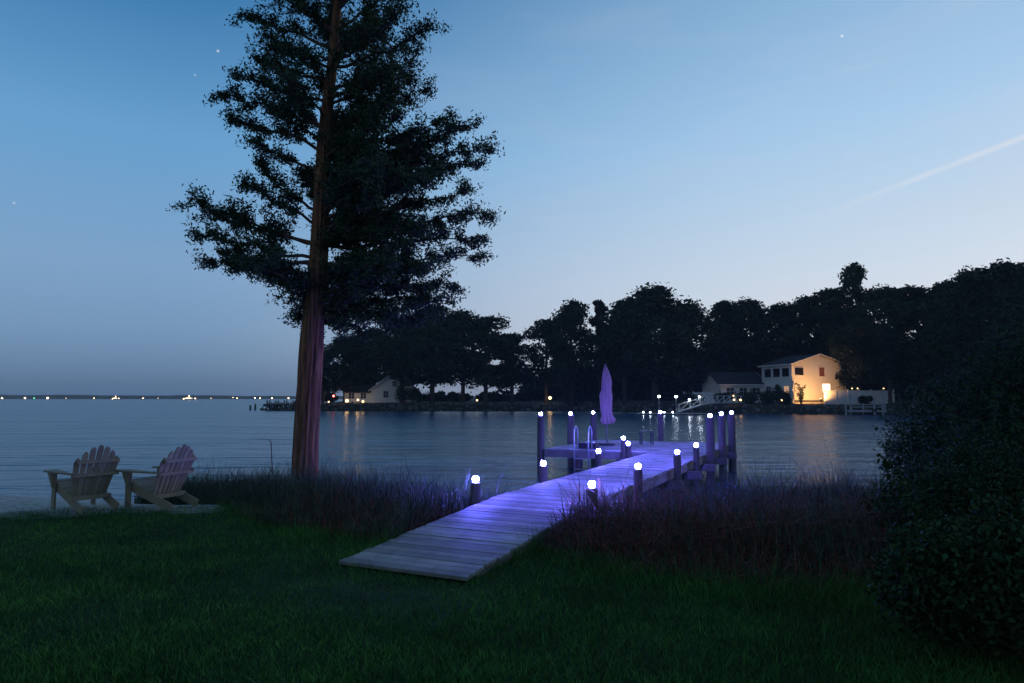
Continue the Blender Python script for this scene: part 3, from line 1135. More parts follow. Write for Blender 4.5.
random.seed(99)
GL, GC, GR = 'trees on the left point', 'trees in the middle of the far bank', 'trees behind the lit house'
for a in [
    ('tall0', 323, 127, 356, 34, 'small dark tree at the tip of the left point, beside the cedar trunk', GL),
    ('round0', 345, 131, 338, 54, 'dark leafy tree left of the pale house on the point', GL),
    ('round1', 374, 134, 330, 56, 'dark leafy tree right behind the pale house on the point', GL),
    ('tall1', 402, 126, 320, 52, 'dark leafy tree to the right of the pale house gable on the point', GL),
    ('round0', 432, 127, 309, 70, 'tallest dark tree of the left point, under the cedar right-hand limbs', GL),
    ('round1', 463, 128, 313, 58, 'broad dark tree between the tallest on the point and the bare-trunked one', GL),
    ('loose0', 486, 124, 319, 56, 'loose-crowned tree with its slim bare trunk standing out against the water', GL),
    ('tall0', 512, 126, 336, 40, 'lower dark tree at the right end of the left point', GL),
    ('loose0', 546, 127, 322, 46, 'gappy tree with sky showing through, leftmost of the middle trees', GC),
    ('round1', 572, 124, 304, 52, 'dark tree with a knobbly top above the leftmost tall dock piling', GC),
    ('pine0', 600, 126, 301, 34, 'narrow pointed pine directly above the closed parasol', GC),
    ('tall1', 625, 120, 303, 50, 'dark tree just right of the pointed pine above the parasol', GC),
    ('round0', 655, 117, 291, 84, 'big domed dark tree, highest of the middle trees', GC),
    ('round1', 692, 119, 306, 56, 'dark tree on the right shoulder of the big domed tree', GC),
    ('tall0', 726, 122, 305, 50, 'dark tree rising behind the low far house with the slate roof', GR),
    ('round0', 752, 124, 303, 56, 'dark tree rising behind the gap between the two right-bank houses', GR),
    ('tall1', 781, 122, 307, 48, 'dark tree rising behind the white end of the lit house', GR),
    ('round1', 808, 124, 300, 56, 'dark tree rising behind the roof of the lit house', GR),
    ('tall0', 835, 120, 292, 50, 'dark tree to the left of the tallest pine on the right bank', GR),
    ('loose0', 861, 122, 268, 46, 'tallest tree on the right bank, its tufted top clear of all others', GR),
    ('round1', 860, 106.5, 322, 44, 'dark tree standing close against the right end of the lit house', GR),
    ('round0', 892, 112, 291, 62, 'dark tree to the right of the tallest tufted top on the right bank', GR),
    ('tall1', 922, 108, 290, 56, 'dark tree above the left edge of the foreground bush', GR),
    ('round1', 951, 104, 286, 62, 'dark tree above the middle of the foreground bush', GR),
    ('pine1', 890, 101, 330, 36, 'dark conifer behind the small far pier', GR),
    ('round0', 980, 98, 274, 70, 'tall dark tree next to the right edge of the view', GR),
    ('tall0', 1016, 92, 267, 70, 'tall dark tree cut by the right edge of the view', GR),
    ('round1', 1060, 84, 262, 90, 'tall dark tree mostly beyond the right edge of the view', GR),
]:
    tree(*a)
for k in PROTO:
    if k not in used:
        o = PROTO[k]
        for ch in list(o.children): bpy.data.objects.remove(ch)
        bpy.data.objects.remove(o)

# undergrowth and the deeper wood that reads as one mass
Cs = []
for _ in range(640):
    px = random.uniform(528, 1120)
    dep = bank_at(px) + random.uniform(24, 48)
    p = place(px, dep)
    hgt = random.uniform(4, 12.5) * (0.6 if px < 560 else 1)
    r = random.uniform(1.8, 3.4)
    n = 240
    u = unit(n) * (rng.uniform(0.3, 1, n) ** 0.5)[:, None]
    Cs.append(np.array([p.x, p.y, p.z + hgt * 0.5]) + u * np.array([r, r, hgt * 0.55]))
for _ in range(60):
    px = random.uniform(318, 530)
    if 338 < px < 396 or 470 < px < 484: continue
    dep = bank_at(px) + random.uniform(13, 22)
    p = place(px, dep)
    hgt = random.uniform(1.0, 2.6); r = random.uniform(1.0, 2.2); n = 120
    u = unit(n) * (rng.uniform(0.3, 1, n) ** 0.5)[:, None]
    Cs.append(np.array([p.x, p.y, p.z + hgt * 0.45]) + u * np.array([r, r, hgt * 0.5]))
wood = np_mesh('undergrowth', kites(np.concatenate(Cs), 0.34, 0.24), 4, M['leaf'])
tag(wood, 'dark undergrowth filling the wood behind the far bank', None, None, 'stuff')

# shrubs on the bank in front of the right house


def shrub(name, loc, rx, ry, h, n, leaf, label, group=None, m=None, parent_cat='shrub', lobes=7):
    root = empty(name, loc)
    tag(root, label, parent_cat, group)
    pts_ = []
    lb = []
    for i in range(lobes):
        a = random.uniform(0, 6.28); d = math.sqrt(random.random()) * 0.6
        lb.append((d * math.cos(a) * rx, d * math.sin(a) * ry, h * random.uniform(0.3, 0.72), random.uniform(0.34, 0.55)))
    wts = np.array([b_[3] ** 2 for b_ in lb])
    idx = rng.choice(len(lb), n, p=wts / wts.sum())
    lb = np.array(lb)
    u = unit(n) * (rng.uniform(0.25, 1.08, n) ** 0.5)[:, None]
    C_ = lb[idx, :3] + u * lb[idx, 3:4] * np.array([rx, ry, h * 0.75])
    C_ += (rng.normal(0, 1, (n, 3)) * np.array([rx, ry, h]) * 0.035)
    ns_ = 26 if n > 5000 else 5
    for _ in range(ns_):
        q = lb[random.randrange(len(lb))]
        d_ = unit(1)[0]; d_[2] = abs(d_[2]) + 0.35
        ln_ = min(0.42, random.uniform(0.16, 0.34) * h)
        p_ = q[:3] + d_ * q[3] * np.array([rx, ry, h * .75]) * 0.8
        m0 = max(20, n // 420)
        tt = rng.random(m0)[:, None]
        C_ = np.concatenate([C_, p_ + d_ * ln_ * tt * 1.3 + rng.normal(0, leaf * 0.9, (m0, 3))])
    C_[:, 2] = np.abs(C_[:, 2])
    np_mesh('foliage', kites(C_, leaf, leaf * 0.5), 4, m or M['leaf'], root)
    st = MB()
    for b_ in lb:
        st.tube([(b_[0] * .1, b_[1] * .1, -0.1), (b_[0] * .6, b_[1] * .6, b_[2] * 0.6), (b_[0], b_[1], b_[2])], [0.02 * h, 0.014 * h, 0.006 * h], 5, False)
    st.build('stem', M['fartrunk'], root)
    return root


GS = 'shrubs on the far bank'
for px, dep, rx, h, lb in ((768, 102.5, 1.6, 1.9, 'dark shrub below the left end of the lit house'),
                           (779, 101.5, 1.5, 2.2, 'dark shrub below the middle windows of the lit house'),
                           (788, 100.5, 1.0, 1.7, 'dark shrub below the front corner of the lit house'),
                           (752, 103, 2.0, 1.9, 'dark shrub in front of the low slate-roofed house'),
                           (722, 105.5, 1.9, 1.6, 'dark shrub behind the end of the white gangway'),
                           (741, 103, 1.0, 1.3, 'dark shrub beside the orange lights'),
                           (866, 101, 1.3, 1.5, 'dark shrub behind the small far pier'),
                           (404, 125.6, 2.0, 3.4, 'tall dark shrub against the right part of the pale gable on the point'),
                           (418, 125.6, 2.4, 2.9, 'dark shrub right of the pale house on the point'),
                           (570, 124.5, 2.6, 2.2, 'dark shrub on the bank behind the ladder side of the dock'),
                           (604, 121, 3.0, 2.4, 'dark shrub on the bank behind the closed parasol'),
                           (690, 108, 2.4, 2.0, 'dark shrub on the bank above the gangway')):
    shrub('shrub', place(px, dep + (2.5 if px > 700 else 0)), rx, rx * 0.8, h, 900, 0.2, lb, GS)
# the little sapling in front of the lit gable
shrub('sapling', place(801, 104.4), 0.9, 0.8, 2.9, 420, 0.14, 'thin sapling against the glowing gable wall of the lit house', lobes=9)

# ------------------------------------------------------------------ houses


def window(parent, p, ux, w_, h_, nrm, pane, curtain=False, bars=True):
    """p lower-left corner, ux unit along wall, nrm outward"""
    ux, nrm, p = Vector(ux), Vector(nrm), Vector(p)
    up_ = Vector((0, 0, 1))
    f = MB(); t = 0.11
    R_ = Matrix((ux, -nrm, up_)).transposed()
    c = p + ux * w_ / 2 + up_ * h_ / 2 + nrm * 0.03
    f.box(c + up_ * (h_ / 2 + t / 2), (w_ + 2 * t, 0.08, t), R_)
    f.box(c - up_ * (h_ / 2 + t / 2), (w_ + 2 * t, 0.10, t), R_)
    for sg in (-1, 1): f.box(c + ux * sg * (w_ / 2 + t / 2), (t, 0.078, h_), R_)
    if bars:
        f.box(c, (0.05, 0.05, h_), R_)
        f.box(c, (w_, 0.046, 0.05), R_)
    fo = f.build('window', M['white'], parent)
    g = MB(); g.box(c - nrm * 0.012, (w_ - 0.004, 0.02, h_ - 0.004), R_)
    g.build('pane', pane, fo)
    return fo


def gable_house(name, corner, th, wid, ln, eave, ridge, base, label, wall_mat, roof_mat):
    """corner nearest the camera; gable wall runs along u, long wall along v"""
    u = Vector((math.cos(th), math.sin(th), 0)); v = Vector((-math.sin(th), math.cos(th), 0))
    root = empty(name, (corner[0], corner[1], base))
    tag(root, label, 'house')
    m_ = MB()
    o = Vector((0, 0, 0))
    prof = [(0, -0.6), (wid, -0.6), (wid, eave), (wid / 2, ridge), (0, eave)]
    A = [o + u * a + Vector((0, 0, z)) for a, z in prof]
    B = [p + v * ln for p in A]
    m_.add(A + B, [(0, 1, 2, 3, 4), (9, 8, 7, 6, 5), (0, 4, 9, 5), (1, 6, 7, 2), (0, 5, 6, 1), (4, 3, 8, 9), (3, 2, 7, 8)])
    m_.build('wall', wall_mat, root)
    m_ = MB(); ov = 0.45; sl = (ridge - eave) / (wid / 2)
    for sg in (0, 1):
        e = -ov if sg == 0 else wid + ov
        ze = eave - sl * ov
        q = [u * e - v * ov + Vector((0, 0, ze + 0.03)), u * (wid / 2) - v * ov + Vector((0, 0, ridge + 0.03)), u * (wid / 2) + v * (ln + ov) + Vector((0, 0, ridge + 0.03)), u * e + v * (ln + ov) + Vector((0, 0, ze + 0.03))]
        q2 = [p + Vector((0, 0, 0.16)) for p in q]
        m_.add(q + q2, [(3, 2, 1, 0), (4, 5, 6, 7), (0, 1, 5, 4), (1, 2, 6, 5), (2, 3, 7, 6), (3, 0, 4, 7)] if sg else [(0, 1, 2, 3), (7, 6, 5, 4), (4, 5, 1, 0), (5, 6, 2, 1), (6, 7, 3, 2), (7, 4, 0, 3)])
    m_.build('roof', roof_mat, root)
    # white fascia along the gable and eave
    m_ = MB()
    for sg in (0, 1):
        e = -ov if sg == 0 else wid + ov
        m_.bar(u * e - v * (ov + 0.03) + Vector((0, 0, eave - sl * ov + 0.08)), u * (wid / 2) - v * (ov + 0.03) + Vector((0, 0, ridge + 0.08)), 0.05, 0.2)
    m_.bar(u * (-ov - 0.03) - v * ov + Vector((0, 0, eave - sl * ov + 0.08)), u * (-ov - 0.03) + v * (ln + ov) + Vector((0, 0, eave - sl * ov + 0.08)), 0.05, 0.2)
    m_.build('fascia', M['white'], root)
    return root, u, v


hc = aty(792.5, 398, 106.0)
house, hu, hv = gable_house('house', (hc.x, hc.y), rad(15), 9.9, 7.6, 5.85, 7.35, 1.2,
                            'two-storey white house on the far bank, its gable wall glowing orange in floodlight', M['siding'], M['roof'])
# front gable windows: upper dark pair, upper curtained, lower lit ones
gn = -hv
for (a, z, w_, h_, pm) in ((0.55, 4.15, 1.55, 1.2, M['pane']), (5.0, 4.0, 0.95, 1.4, M['curtain']), (5.5, 1.75, 1.4, 1.05, M['litpane']),
                           (0.55, 1.4, 1.15, 1.15, M['dimpane'])):
    window(house, hu * a + Vector((0, 0, z)), hu, w_, h_, gn, pm, bars=False)
ln_n = -hu
for i in range(3):   # long wall, upper row and lower row
    a = 0.55 + 2.25 * i
    window(house, hv * (a + 1.75) + Vector((0, 0, 3.95)), -hv, 1.75, 1.35, ln_n, M['pane'], bars=False)
    window(house, hv * (a + 1.35) + Vector((0, 0, 1.35)), -hv, 1.2, 1.1, ln_n, M['dimpane' if i == 0 else 'pane'])
for p_ in (hu * 0.09 - hv * 0.012, hu * 9.81 - hv * 0.012):
    cb = MB(); cb.bar(p_ + Vector((0, 0, -0.5)), p_ + Vector((0, 0, 5.75)), 0.2, 0.05, up=hv)
    cb.build('corner_board', M['white'], house)
cb = MB(); cb.bar(hu * 0.3 - hv * 0.02 + Vector((0, 0, 0.1)), hu * 9.7 - hv * 0.02 + Vector((0, 0, 0.1)), 0.07, 0.35)
cb.build('plinth', M['rock'], house)
# floodlight in front of the gable
fp = Vector((hc.x, hc.y, 1.2)) + hu * 1.6 - hv * 4.4
fl = empty('floodlight', fp)
tag(fl, 'warm floodlight on the ground washing the gable of the lit house', 'floodlight')
m_ = MB(); m_.tube([(0, 0, -0.8), (0, 0, 0.22)], 0.05, 8); m_.build('stake', M['dark'], fl)
m_ = MB(); m_.box((0, 0, 0.34), (0.34, 0.2, 0.24)); m_.build('housing', M['dark'], fl, bevel=0.02)
m_ = MB(); m_.ball((0, 0.13, 0.42), 0.16, 10, 6, 0.8); m_.build('lens', M['warmlamp'], fl)
sl_ = bpy.data.lights.new('flood_beam', 'SPOT'); sl_.energy = 2100; sl_.color = (1.0, 0.47, 0.14); sl_.spot_size = rad(150); sl_.spot_blend = 0.6; sl_.shadow_soft_size = 0.15
so = bpy.data.objects.new('flood_beam', sl_); COL.objects.link(so); so.parent = fl; so.location = (0, 0.05, 0.65)
tgt = (hu * 1.2 + hv * 3.0 + Vector((0, 0, 2.2))).normalized()
so.rotation_euler = tgt.to_track_quat('-Z', 'Y').to_euler()

# low house with slate roof, to the left
h2 = aty(765, 398, 113.0)
low, lu, lv = gable_house('house', (h2.x, h2.y), rad(100), 6.5, 7.9, 2.75, 4.6, 1.35, 'low white house with a dark slate roof left of the lit house', M['siding'], M['roof'])
for i in range(3):
    window(low, lv * (0.9 + 2.3 * i) + Vector((0, 0, 1.0)) + lv * 1.3, -lv, 1.3, 1.1, -lu, M['pane'])

# pale house on the left point: a gable with a lower wing
h3 = aty(371, 398, 129.0)
pt_house, pu, pv = gable_house('house', (h3.x, h3.y), rad(8), 8.6, 9.0, 2.3, 5.6, 1.1, 'pale house with a steep gable among the trees of the left point', M['siding'], M['roof'])
window(pt_house, pu * 2.3 + Vector((0, 0, 0.8)), pu, 0.9, 1.2, -pv, M['pane'])
window(pt_house, pu * 4.0 + Vector((0, 0, 2.9)), pu, 0.8, 1.0, -pv, M['pane'])
m_ = MB()
a0, a1 = -pu * 5.0 + pv * 1.2, pu * -0.01 + pv * 1.2
pr = [(0, -0.6), (0, 2.0), (2.6, 4.2), (5.2, 2.0), (5.2, -0.6)]
A_ = [a0 + pv * d + Vector((0, 0, z)) for d, z in pr]; B_ = [a1 + pv * d + Vector((0, 0, z)) for d, z in pr]
m_.add(A_ + B_, [(4, 3, 2, 1, 0), (5, 6, 7, 8, 9), (0, 1, 6, 5), (3, 4, 9, 8), (1, 2, 7, 6), (2, 3, 8, 7), (0, 5, 9, 4)])
m_.build('wing', M['siding'], pt_house)
m_ = MB()
for d0, z0, d1, z1 in ((-0.45, 1.66, 2.6, 4.24), (5.65, 1.66, 2.6, 4.24)):
    q = [a0 - pu * 0.4 + pv * d0 + Vector((0, 0, z0)), a1 - pu * 0.05 + pv * d0 + Vector((0, 0, z0)), a1 - pu * 0.05 + pv * d1 + Vector((0, 0, z1)), a0 - pu * 0.4 + pv * d1 + Vector((0, 0, z1))]
    q2 = [p + Vector((0, 0, 0.15)) for p in q]
    m_.add(q + q2, [(0, 3, 2, 1), (4, 5, 6, 7), (0, 1, 5, 4), (1, 2, 6, 5), (2, 3, 7, 6), (3, 0, 4, 7)])
m_.build('wing_roof', M['roof'], pt_house)
window(pt_house, a0 + pu * 0.8 + Vector((0, 0, 0.6)), pu, 1.0, 1.0, -pv, M['pane'])
window(pt_house, a0 + pu * 3.0 + Vector((0, 0, 0.6)), pu, 1.0, 1.0, -pv, M['pane'])


# ------------------------------------------------------------------ small lamps on the far banks
def globe_lamp(name, p, h, r, m, label, group, cat='lamp', power=0, color=(1, .6, .25)):
    t = empty(name, p)
    tag(t, label, cat, group)
    c = MB(); c.tube([(0, 0, -0.4), (0, 0, h - r * 0.7)], max(0.035, r * 0.22), 8); c.build('post', M['dark' if m != M['whitelamp'] else 'greypaint'], t)
    c = MB(); c.tube([(0, 0, h - r * 0.95), (0, 0, h - r * 0.6)], [r * 0.7, r * 0.8], 10); c.build('collar', M['dark'], t)
    c = MB(); c.ball((0, 0, h + r * 0.2), r, 10, 6); c.build('globe', m, t, smooth=True)
    if power:
        l = bpy.data.lights.new('lamp_glow', 'POINT'); l.energy = power; l.color = color; l.shadow_soft_size = r
        o = bpy.data.objects.new('lamp_glow', l); COL.objects.link(o); o.parent = t; o.location = (0, -r * 1.3, h + r * 0.2)
    return t


def lamp_at(name, px, py, dep, r, m, label, group, gzv=None, **k):
    b_ = place(px, dep, gzv)
    z = aty(px, py, dep).z
    return globe_lamp(name, b_, max(0.3, z - b_.z), r, m, label, group, **k)


GP = 'lamps around the house on the left point'
lamp_at('garden_lamp', 328.8, 402.6, 126.5, 0.14, M['warmlamp'], 'faint lamp nearest the cedar trunk on the left point', GP)
lamp_at('garden_lamp', 347, 401.2, 126.5, 0.30, M['warmlamp'], 'brightest warm lamp in front of the house on the left point', GP, power=30)
lamp_at('garden_lamp', 358, 400.2, 127.8, 0.20, M['warmlamp'], 'warm lamp close to the wing wall of the house on the left point', GP, power=40)
lamp_at('garden_lamp', 363, 402.0, 126.8, 0.22, M['warmlamp'], 'warm lamp at the foot of the pale gable on the left point', GP, power=12)
lamp_at('garden_lamp', 333.5, 396.2, 127.5, 0.20, M['redlamp'], 'small red lamp among the trees of the left point', None)
lamp_at('garden_lamp', 477, 400.5, 126, 0.16, M['warmlamp'], 'faint lamp in the gap beside the bare-trunked tree', None)
lamp_at('garden_lamp', 550, 398.3, 126, 0.30, M['warmlamp'], 'warm lamp on the far bank above the leftmost tall dock piling', None, power=40)
lamp_at('garden_lamp', 781.5, 400.6, 103.6, 0.14, M['warmlamp'], 'small warm lamp among the shrubs below the lit house', None)
GF = 'orange lights glowing on the right bank'  # orange glow among the bushes, its source built as made-up post lamps
for px, py, r, lb in ((733.5, 396.0, 0.13, 'upper left of the orange lights behind the tall dock pilings'),
                      (734, 400.0, 0.15, 'lower left of the orange lights behind the tall dock pilings'),
                      (740.5, 400.2, 0.16, 'right-hand orange light behind the tall dock pilings')):
    lamp_at('orange_light', px, py, 104.2, r, M['warmlamp'], lb, GF, cat='lantern', power=8)

# white fences
def fence(px0, px1, dep0, dep1, y_top, label, step=2.0, h=None):
    p0, p1 = place(px0, dep0), place(px1, dep1)
    root = empty('fence', p0)
    tag(root, label, 'fence')
    d = p1 - p0; ln = Vector((d.x, d.y, 0)).length
    u = Vector((d.x, d.y, 0)).normalized()
    top_ = (aty(px0, y_top, dep0).z - p0.z) if h is None else h
    n = max(1, round(ln / step))
    R_ = Matrix((u, Vector((-u.y, u.x, 0)), Vector((0, 0, 1)))).transposed()
    pm = MB()
    k = ln / n
    for i in range(n):
        for j in range(int(k / 0.2)):
            c = u * (i * k + 0.1 + 0.2 * (j + .5) * (k - 0.2) / (int(k / 0.2) * 0.2))
            pm.box(c + Vector((0, 0, top_ / 2 - 0.03)), (0.185, 0.025, top_ - 0.16), R_)
        pm.box(u * (i + .5) * k + Vector((0, 0, top_ - 0.06)), (k - 0.14, 0.06, 0.09), R_)
        pm.box(u * (i + .5) * k + Vector((0, 0, 0.1)), (k - 0.14, 0.055, 0.12), R_)
    pm.build('panel', M['white'], root)
    for i in range(n + 1):
        q = MB(); q.box(u * i * k + Vector((0, 0, (top_ + .08) / 2 - 0.2)), (0.13, 0.13, top_ + 0.08 + 0.4), R_)
        q.box(u * i * k + Vector((0, 0, top_ + 0.11)), (0.17, 0.17, 0.05), R_)
        q.build('post', M['white'], root)
    return root


fence(824.8, 894, 103.0, 104.0, 390.3, 'tall white board fence beside the floodlit gable')
fence(684, 713, 109, 110, 392.3, 'low pale board fence behind the white gangway')
# warm porch rail glimpsed above the fence: little lamps on fence posts
for px, lb in ((852.5, 'left warm lamp glimpsed above the white fence'), (858, 'middle warm lamp glimpsed above the white fence'), (884, 'warm lamp above the white fence, right of the tree'),
               (891, 'rightmost warm lamp above the white fence')):
    lamp_at('garden_lamp', px, 388.6, 104.6, 0.09, M['warmlamp'], lb, 'warm lamps above the white fence')

# small pier on the right bank
pr = empty('pier', place(846, 96.5, WZ))
tag(pr, 'small grey pier with posts and rails below the white fence', 'pier')
o0 = Vector(pr.location)


def P_(px, py, dep): return aty(px, py, dep) - o0


m_ = MB()
a_, b_ = P_(845, 410.4, 96.5), P_(884, 410.4, 96.5)
for k in range(28):
    t = (k + .5) / 28
    m_.box(a_.lerp(b_, t), ((b_ - a_).length / 28 - 0.015, 1.4, 0.05))
m_.build('deck', M['greypaint'], pr)
m_ = MB(); m_.bar(a_ + Vector((0, -0.72, -0.13)), b_ + Vector((0, -0.72, -0.13)), 0.05, 0.2); m_.build('beam', M['greypaint'], pr)
m_ = MB()
for y_ in (404.6, 407.0):
    m_.bar(P_(852, y_, 97.2), P_(881.5, y_, 97.2), 0.05, 0.13)
m_.build('railing', M['greypaint'], pr)
for px, py, dep in ((845.5, 400.0, 95.75), (850.2, 394.5, 97.3), (874, 397.5, 95.75), (882, 393.5, 95.75), (863, 403.5, 97.3), (884.5, 398, 97.3)):
    m_ = MB(); t = P_(px, py, dep); m_.tube([(t.x, t.y, -1.2), t], [0.12, 0.11], 10); m_.build('post', M['greypaint'], pr)

# floating dock, gangway and its lamps
fd = empty('floating_dock', place(670, 95.5, WZ))
tag(fd, 'low floating dock with small white lights at the foot of the gangway', 'floating dock')
m_ = MB()
xl, xr = place(637, 95.5).x - fd.location.x, place(704, 95.5).x - fd.location.x
m_.box(((xl + xr) / 2, 0, 0.2), (xr - xl, 2.2, 0.12)); m_.build('deck', M['greypaint'], fd)
for k in range(5):
    m_ = MB(); m_.box((xl + 0.9 + (xr - xl - 1.8) * k / 4, 0, 0.05), (1.1, 1.9, 0.17)); m_.build('float', M['dark'], fd)
gw = empty('gangway', place(680, 96.5, WZ))
tag(gw, 'white arched truss gangway leading up from the floating dock to the bank', 'gangway')
o1 = Vector(gw.location)
arch = [(679, 411.6, 96.2), (690, 408.2, 97.0), (700, 405.3, 98.0), (708, 403.6, 99.2), (718, 402.8, 100.6), (730, 402.6, 102.2), (742, 402.6, 103.8)]
AP = [aty(*a) - o1 for a in arch]
m_ = MB()
for side in (-0.5, 0.5):
    for a, b_ in zip(AP, AP[1:]):
        m_.bar(a + Vector((side * .4, side, 0)), b_ + Vector((side * .4, side, 0)), 0.09, 0.16)
m_.build('walkway_frame', M['white'], gw)
m_ = MB()
for a, b_ in zip(AP, AP[1:]): m_.bar(a + Vector((0, 0, 0.02)), b_ + Vector((0, 0, 0.02)), 0.86, 0.05)
m_.build('walkway', M['greypaint'], gw)
for side in (-0.5, 0.5):
    m_ = MB()
    hv_ = Vector((side * .4, side, 0.0)); upv = Vector((0, 0, 1.0))
    pts8 = resample(AP, 1.15)
    for a, b_ in zip(pts8, pts8[1:]):
        m_.bar(a + hv_ + upv, b_ + hv_ + upv, 0.06, 0.07)
        m_.bar(a + hv_, a + hv_ + upv, 0.05, 0.05)
        m_.bar(a + hv_ + Vector((0, 0, .05)), b_ + hv_ + upv * .95, 0.035, 0.035)
    m_.build('railing', M['white'], gw)
GD = 'white lamps of the floating dock'
for px, lb in ((659, 'left of the two tall white pole lamps on the floating dock'), (676, 'right of the two tall white pole lamps, at the foot of the gangway')):
    b_ = place(px, 95.6, WZ + 0.26)
    globe_lamp('pole_lamp', b_, aty(px, 396.9, 95.6).z - b_.z, 0.17, M['whitelamp'], lb, GD, 'pole lamp', power=10, color=(.8, .88, 1))
for px, lb in ((643, 'small white dock-edge light farthest left on the floating dock'), (650, 'second small white dock-edge light from the left on the floating dock'),
               (664, 'small white dock-edge light between the two pole lamps'), (672.5, 'small white dock-edge light just left of the right pole lamp')):
    b_ = place(px, 94.55, WZ + 0.26)
    globe_lamp('edge_light', b_, 0.12, 0.10, M['whitelamp'], lb, 'small lights on the floating dock edge', 'dock light')
for i_, t_, lb in ((1, 0.0, 'lower white light on the gangway railing'), (2, 0.0, 'upper white light on the gangway railing')):
    p = AP[i_] + o1 + Vector((-0.2, -0.5, 1.02))
    globe_lamp('rail_light', p, 0.15, 0.13, M['whitelamp'], lb, 'lights on the gangway', 'light', power=30, color=(.8, .88, 1))

# jetty off the left point
jt = empty('jetty', place(280, 129, WZ))
tag(jt, 'dark timber jetty running out from the tip of the left point', 'jetty')
m_ = MB(); x0, x1 = place(267, 129).x - jt.location.x, place(300, 129).x - jt.location.x
m_.box(((x0 + x1) / 2, 0, 1.15), (x1 - x0, 1.3, 0.22)); m_.build('deck', M['piling'], jt)
for k in range(8):
    for y_ in (-.66, .66):
        m_ = MB(); x = x0 + 0.3 + (x1 - x0 - .6) * k / 7; m_.tube([(x, y_, -1), (x, y_, 1.0 + (0.55 if k % 2 else 0.9))], 0.13, 8); m_.build('post', M['piling'], jt)
for px, hh in ((250.5, 0.9), (255.5, 1.15)):
    q = MB(); q.tube([(0, 0, -1), (0.03, 0, hh * .5), (0, 0, hh), (0, 0, hh + .05)], [0.2, 0.18, 0.17, 0.12], 10)
    o = q.build('mooring_pile', M['piling']); o.location = place(px, 134, WZ)
    tag(o, 'shorter dark mooring pile standing off the jetty' if hh < 1 else 'taller dark mooring pile standing off the jetty', 'mooring pile')

# ------------------------------------------------------------------ far shore of the bay
vs, fs = [], []
random.seed(5)
FD = 1500.0
nF = 260
ph = [(random.uniform(0, 6.3), random.uniform(.02, .35), random.uniform(.3, 1.2)) for _ in range(9)]
for i in range(nF):
    px = -260 + i * 4.0
    x = (px - CX) / F * FD
    bs = 9.0 - 3.2 * max(0, min(1, px / 330))
    h = bs + sum(k * math.sin(f * i + p) for p, f, k in ph) * 0.45 + random.uniform(-.5, .5)
    for (dy, z) in ((0, -2), (4, 0.3), (10, h * .75), (40, h), (140, h * 0.9), (260, -2)):
        vs.append((x + dy * 0.1, FD + dy + 30 * math.sin(i * .05), z))
for i in range(nF - 1):
    for j in range(5):
        fs.append((i * 6 + j, (i + 1) * 6 + j, (i + 1) * 6 + j + 1, i * 6 + j + 1))
m_ = MB(); m_.add(vs, fs)
tag(m_.build('far_shore', mat('far_wood', (0.05, 0.06, 0.05), 0.95, var=0.8, vscale=0.05), smooth=True), 'low wooded shore across the bay', None, None, 'structure')
GW = 'lights along the far shore of the bay'
for px, py, r, m, lb in (
    (2, 399.2, 1.5, 'farwarm', 'warm shore light cut by the left edge of the view'), (25, 399.2, 1.5, 'farwarm', 'warm shore light just left of the green one'),
    (34, 400.2, 0.9, 'fargreen', 'green light on the far shore'), (47.5, 399.2, 1.9, 'farwarm', 'brightest warm shore light, just right of the green one'),
    (94, 400.2, 0.8, 'farwarm', 'faint shore light above the gap to the left chair'), (143, 400.6, 0.8, 'farwarm', 'faint shore light above the right chair arm'),
    (158, 400.6, 0.5, 'farwarm', 'tiny shore light just left of the lit boat'), (211, 400.2, 0.6, 'farwarm', 'tiny shore light just right of the lit boat'), (233, 397.6, 0.6, 'farwarm', 'tiny high light on the wooded far shore'),
    (237, 401.0, 0.8, 'farwarm', 'faint shore light halfway between the lit boat and the mooring piles'), (255, 401.0, 1.2, 'farwarm', 'warm shore light above the left mooring pile'), (260, 401.0, 0.9, 'farwarm', 'warm shore light above the right mooring pile'),
    (272, 400.6, 1.2, 'farwarm', 'warm shore light above the outer end of the jetty'), (288.5, 400.8, 1.3, 'farwarm', 'warm shore light beside the cedar trunk'), (66, 400.6, 0.5, 'farwarm', 'tiny shore light right of the brightest one')):
    z = max(1.2, aty(px, min(py, 398.9), FD - 45).z)
    p = aty(px, 398, FD - 45); p.z = WZ
    lamp_ = globe_lamp('shore_light', p, max(1.8, z - WZ), r, M[m], lb, GW, 'shore light')


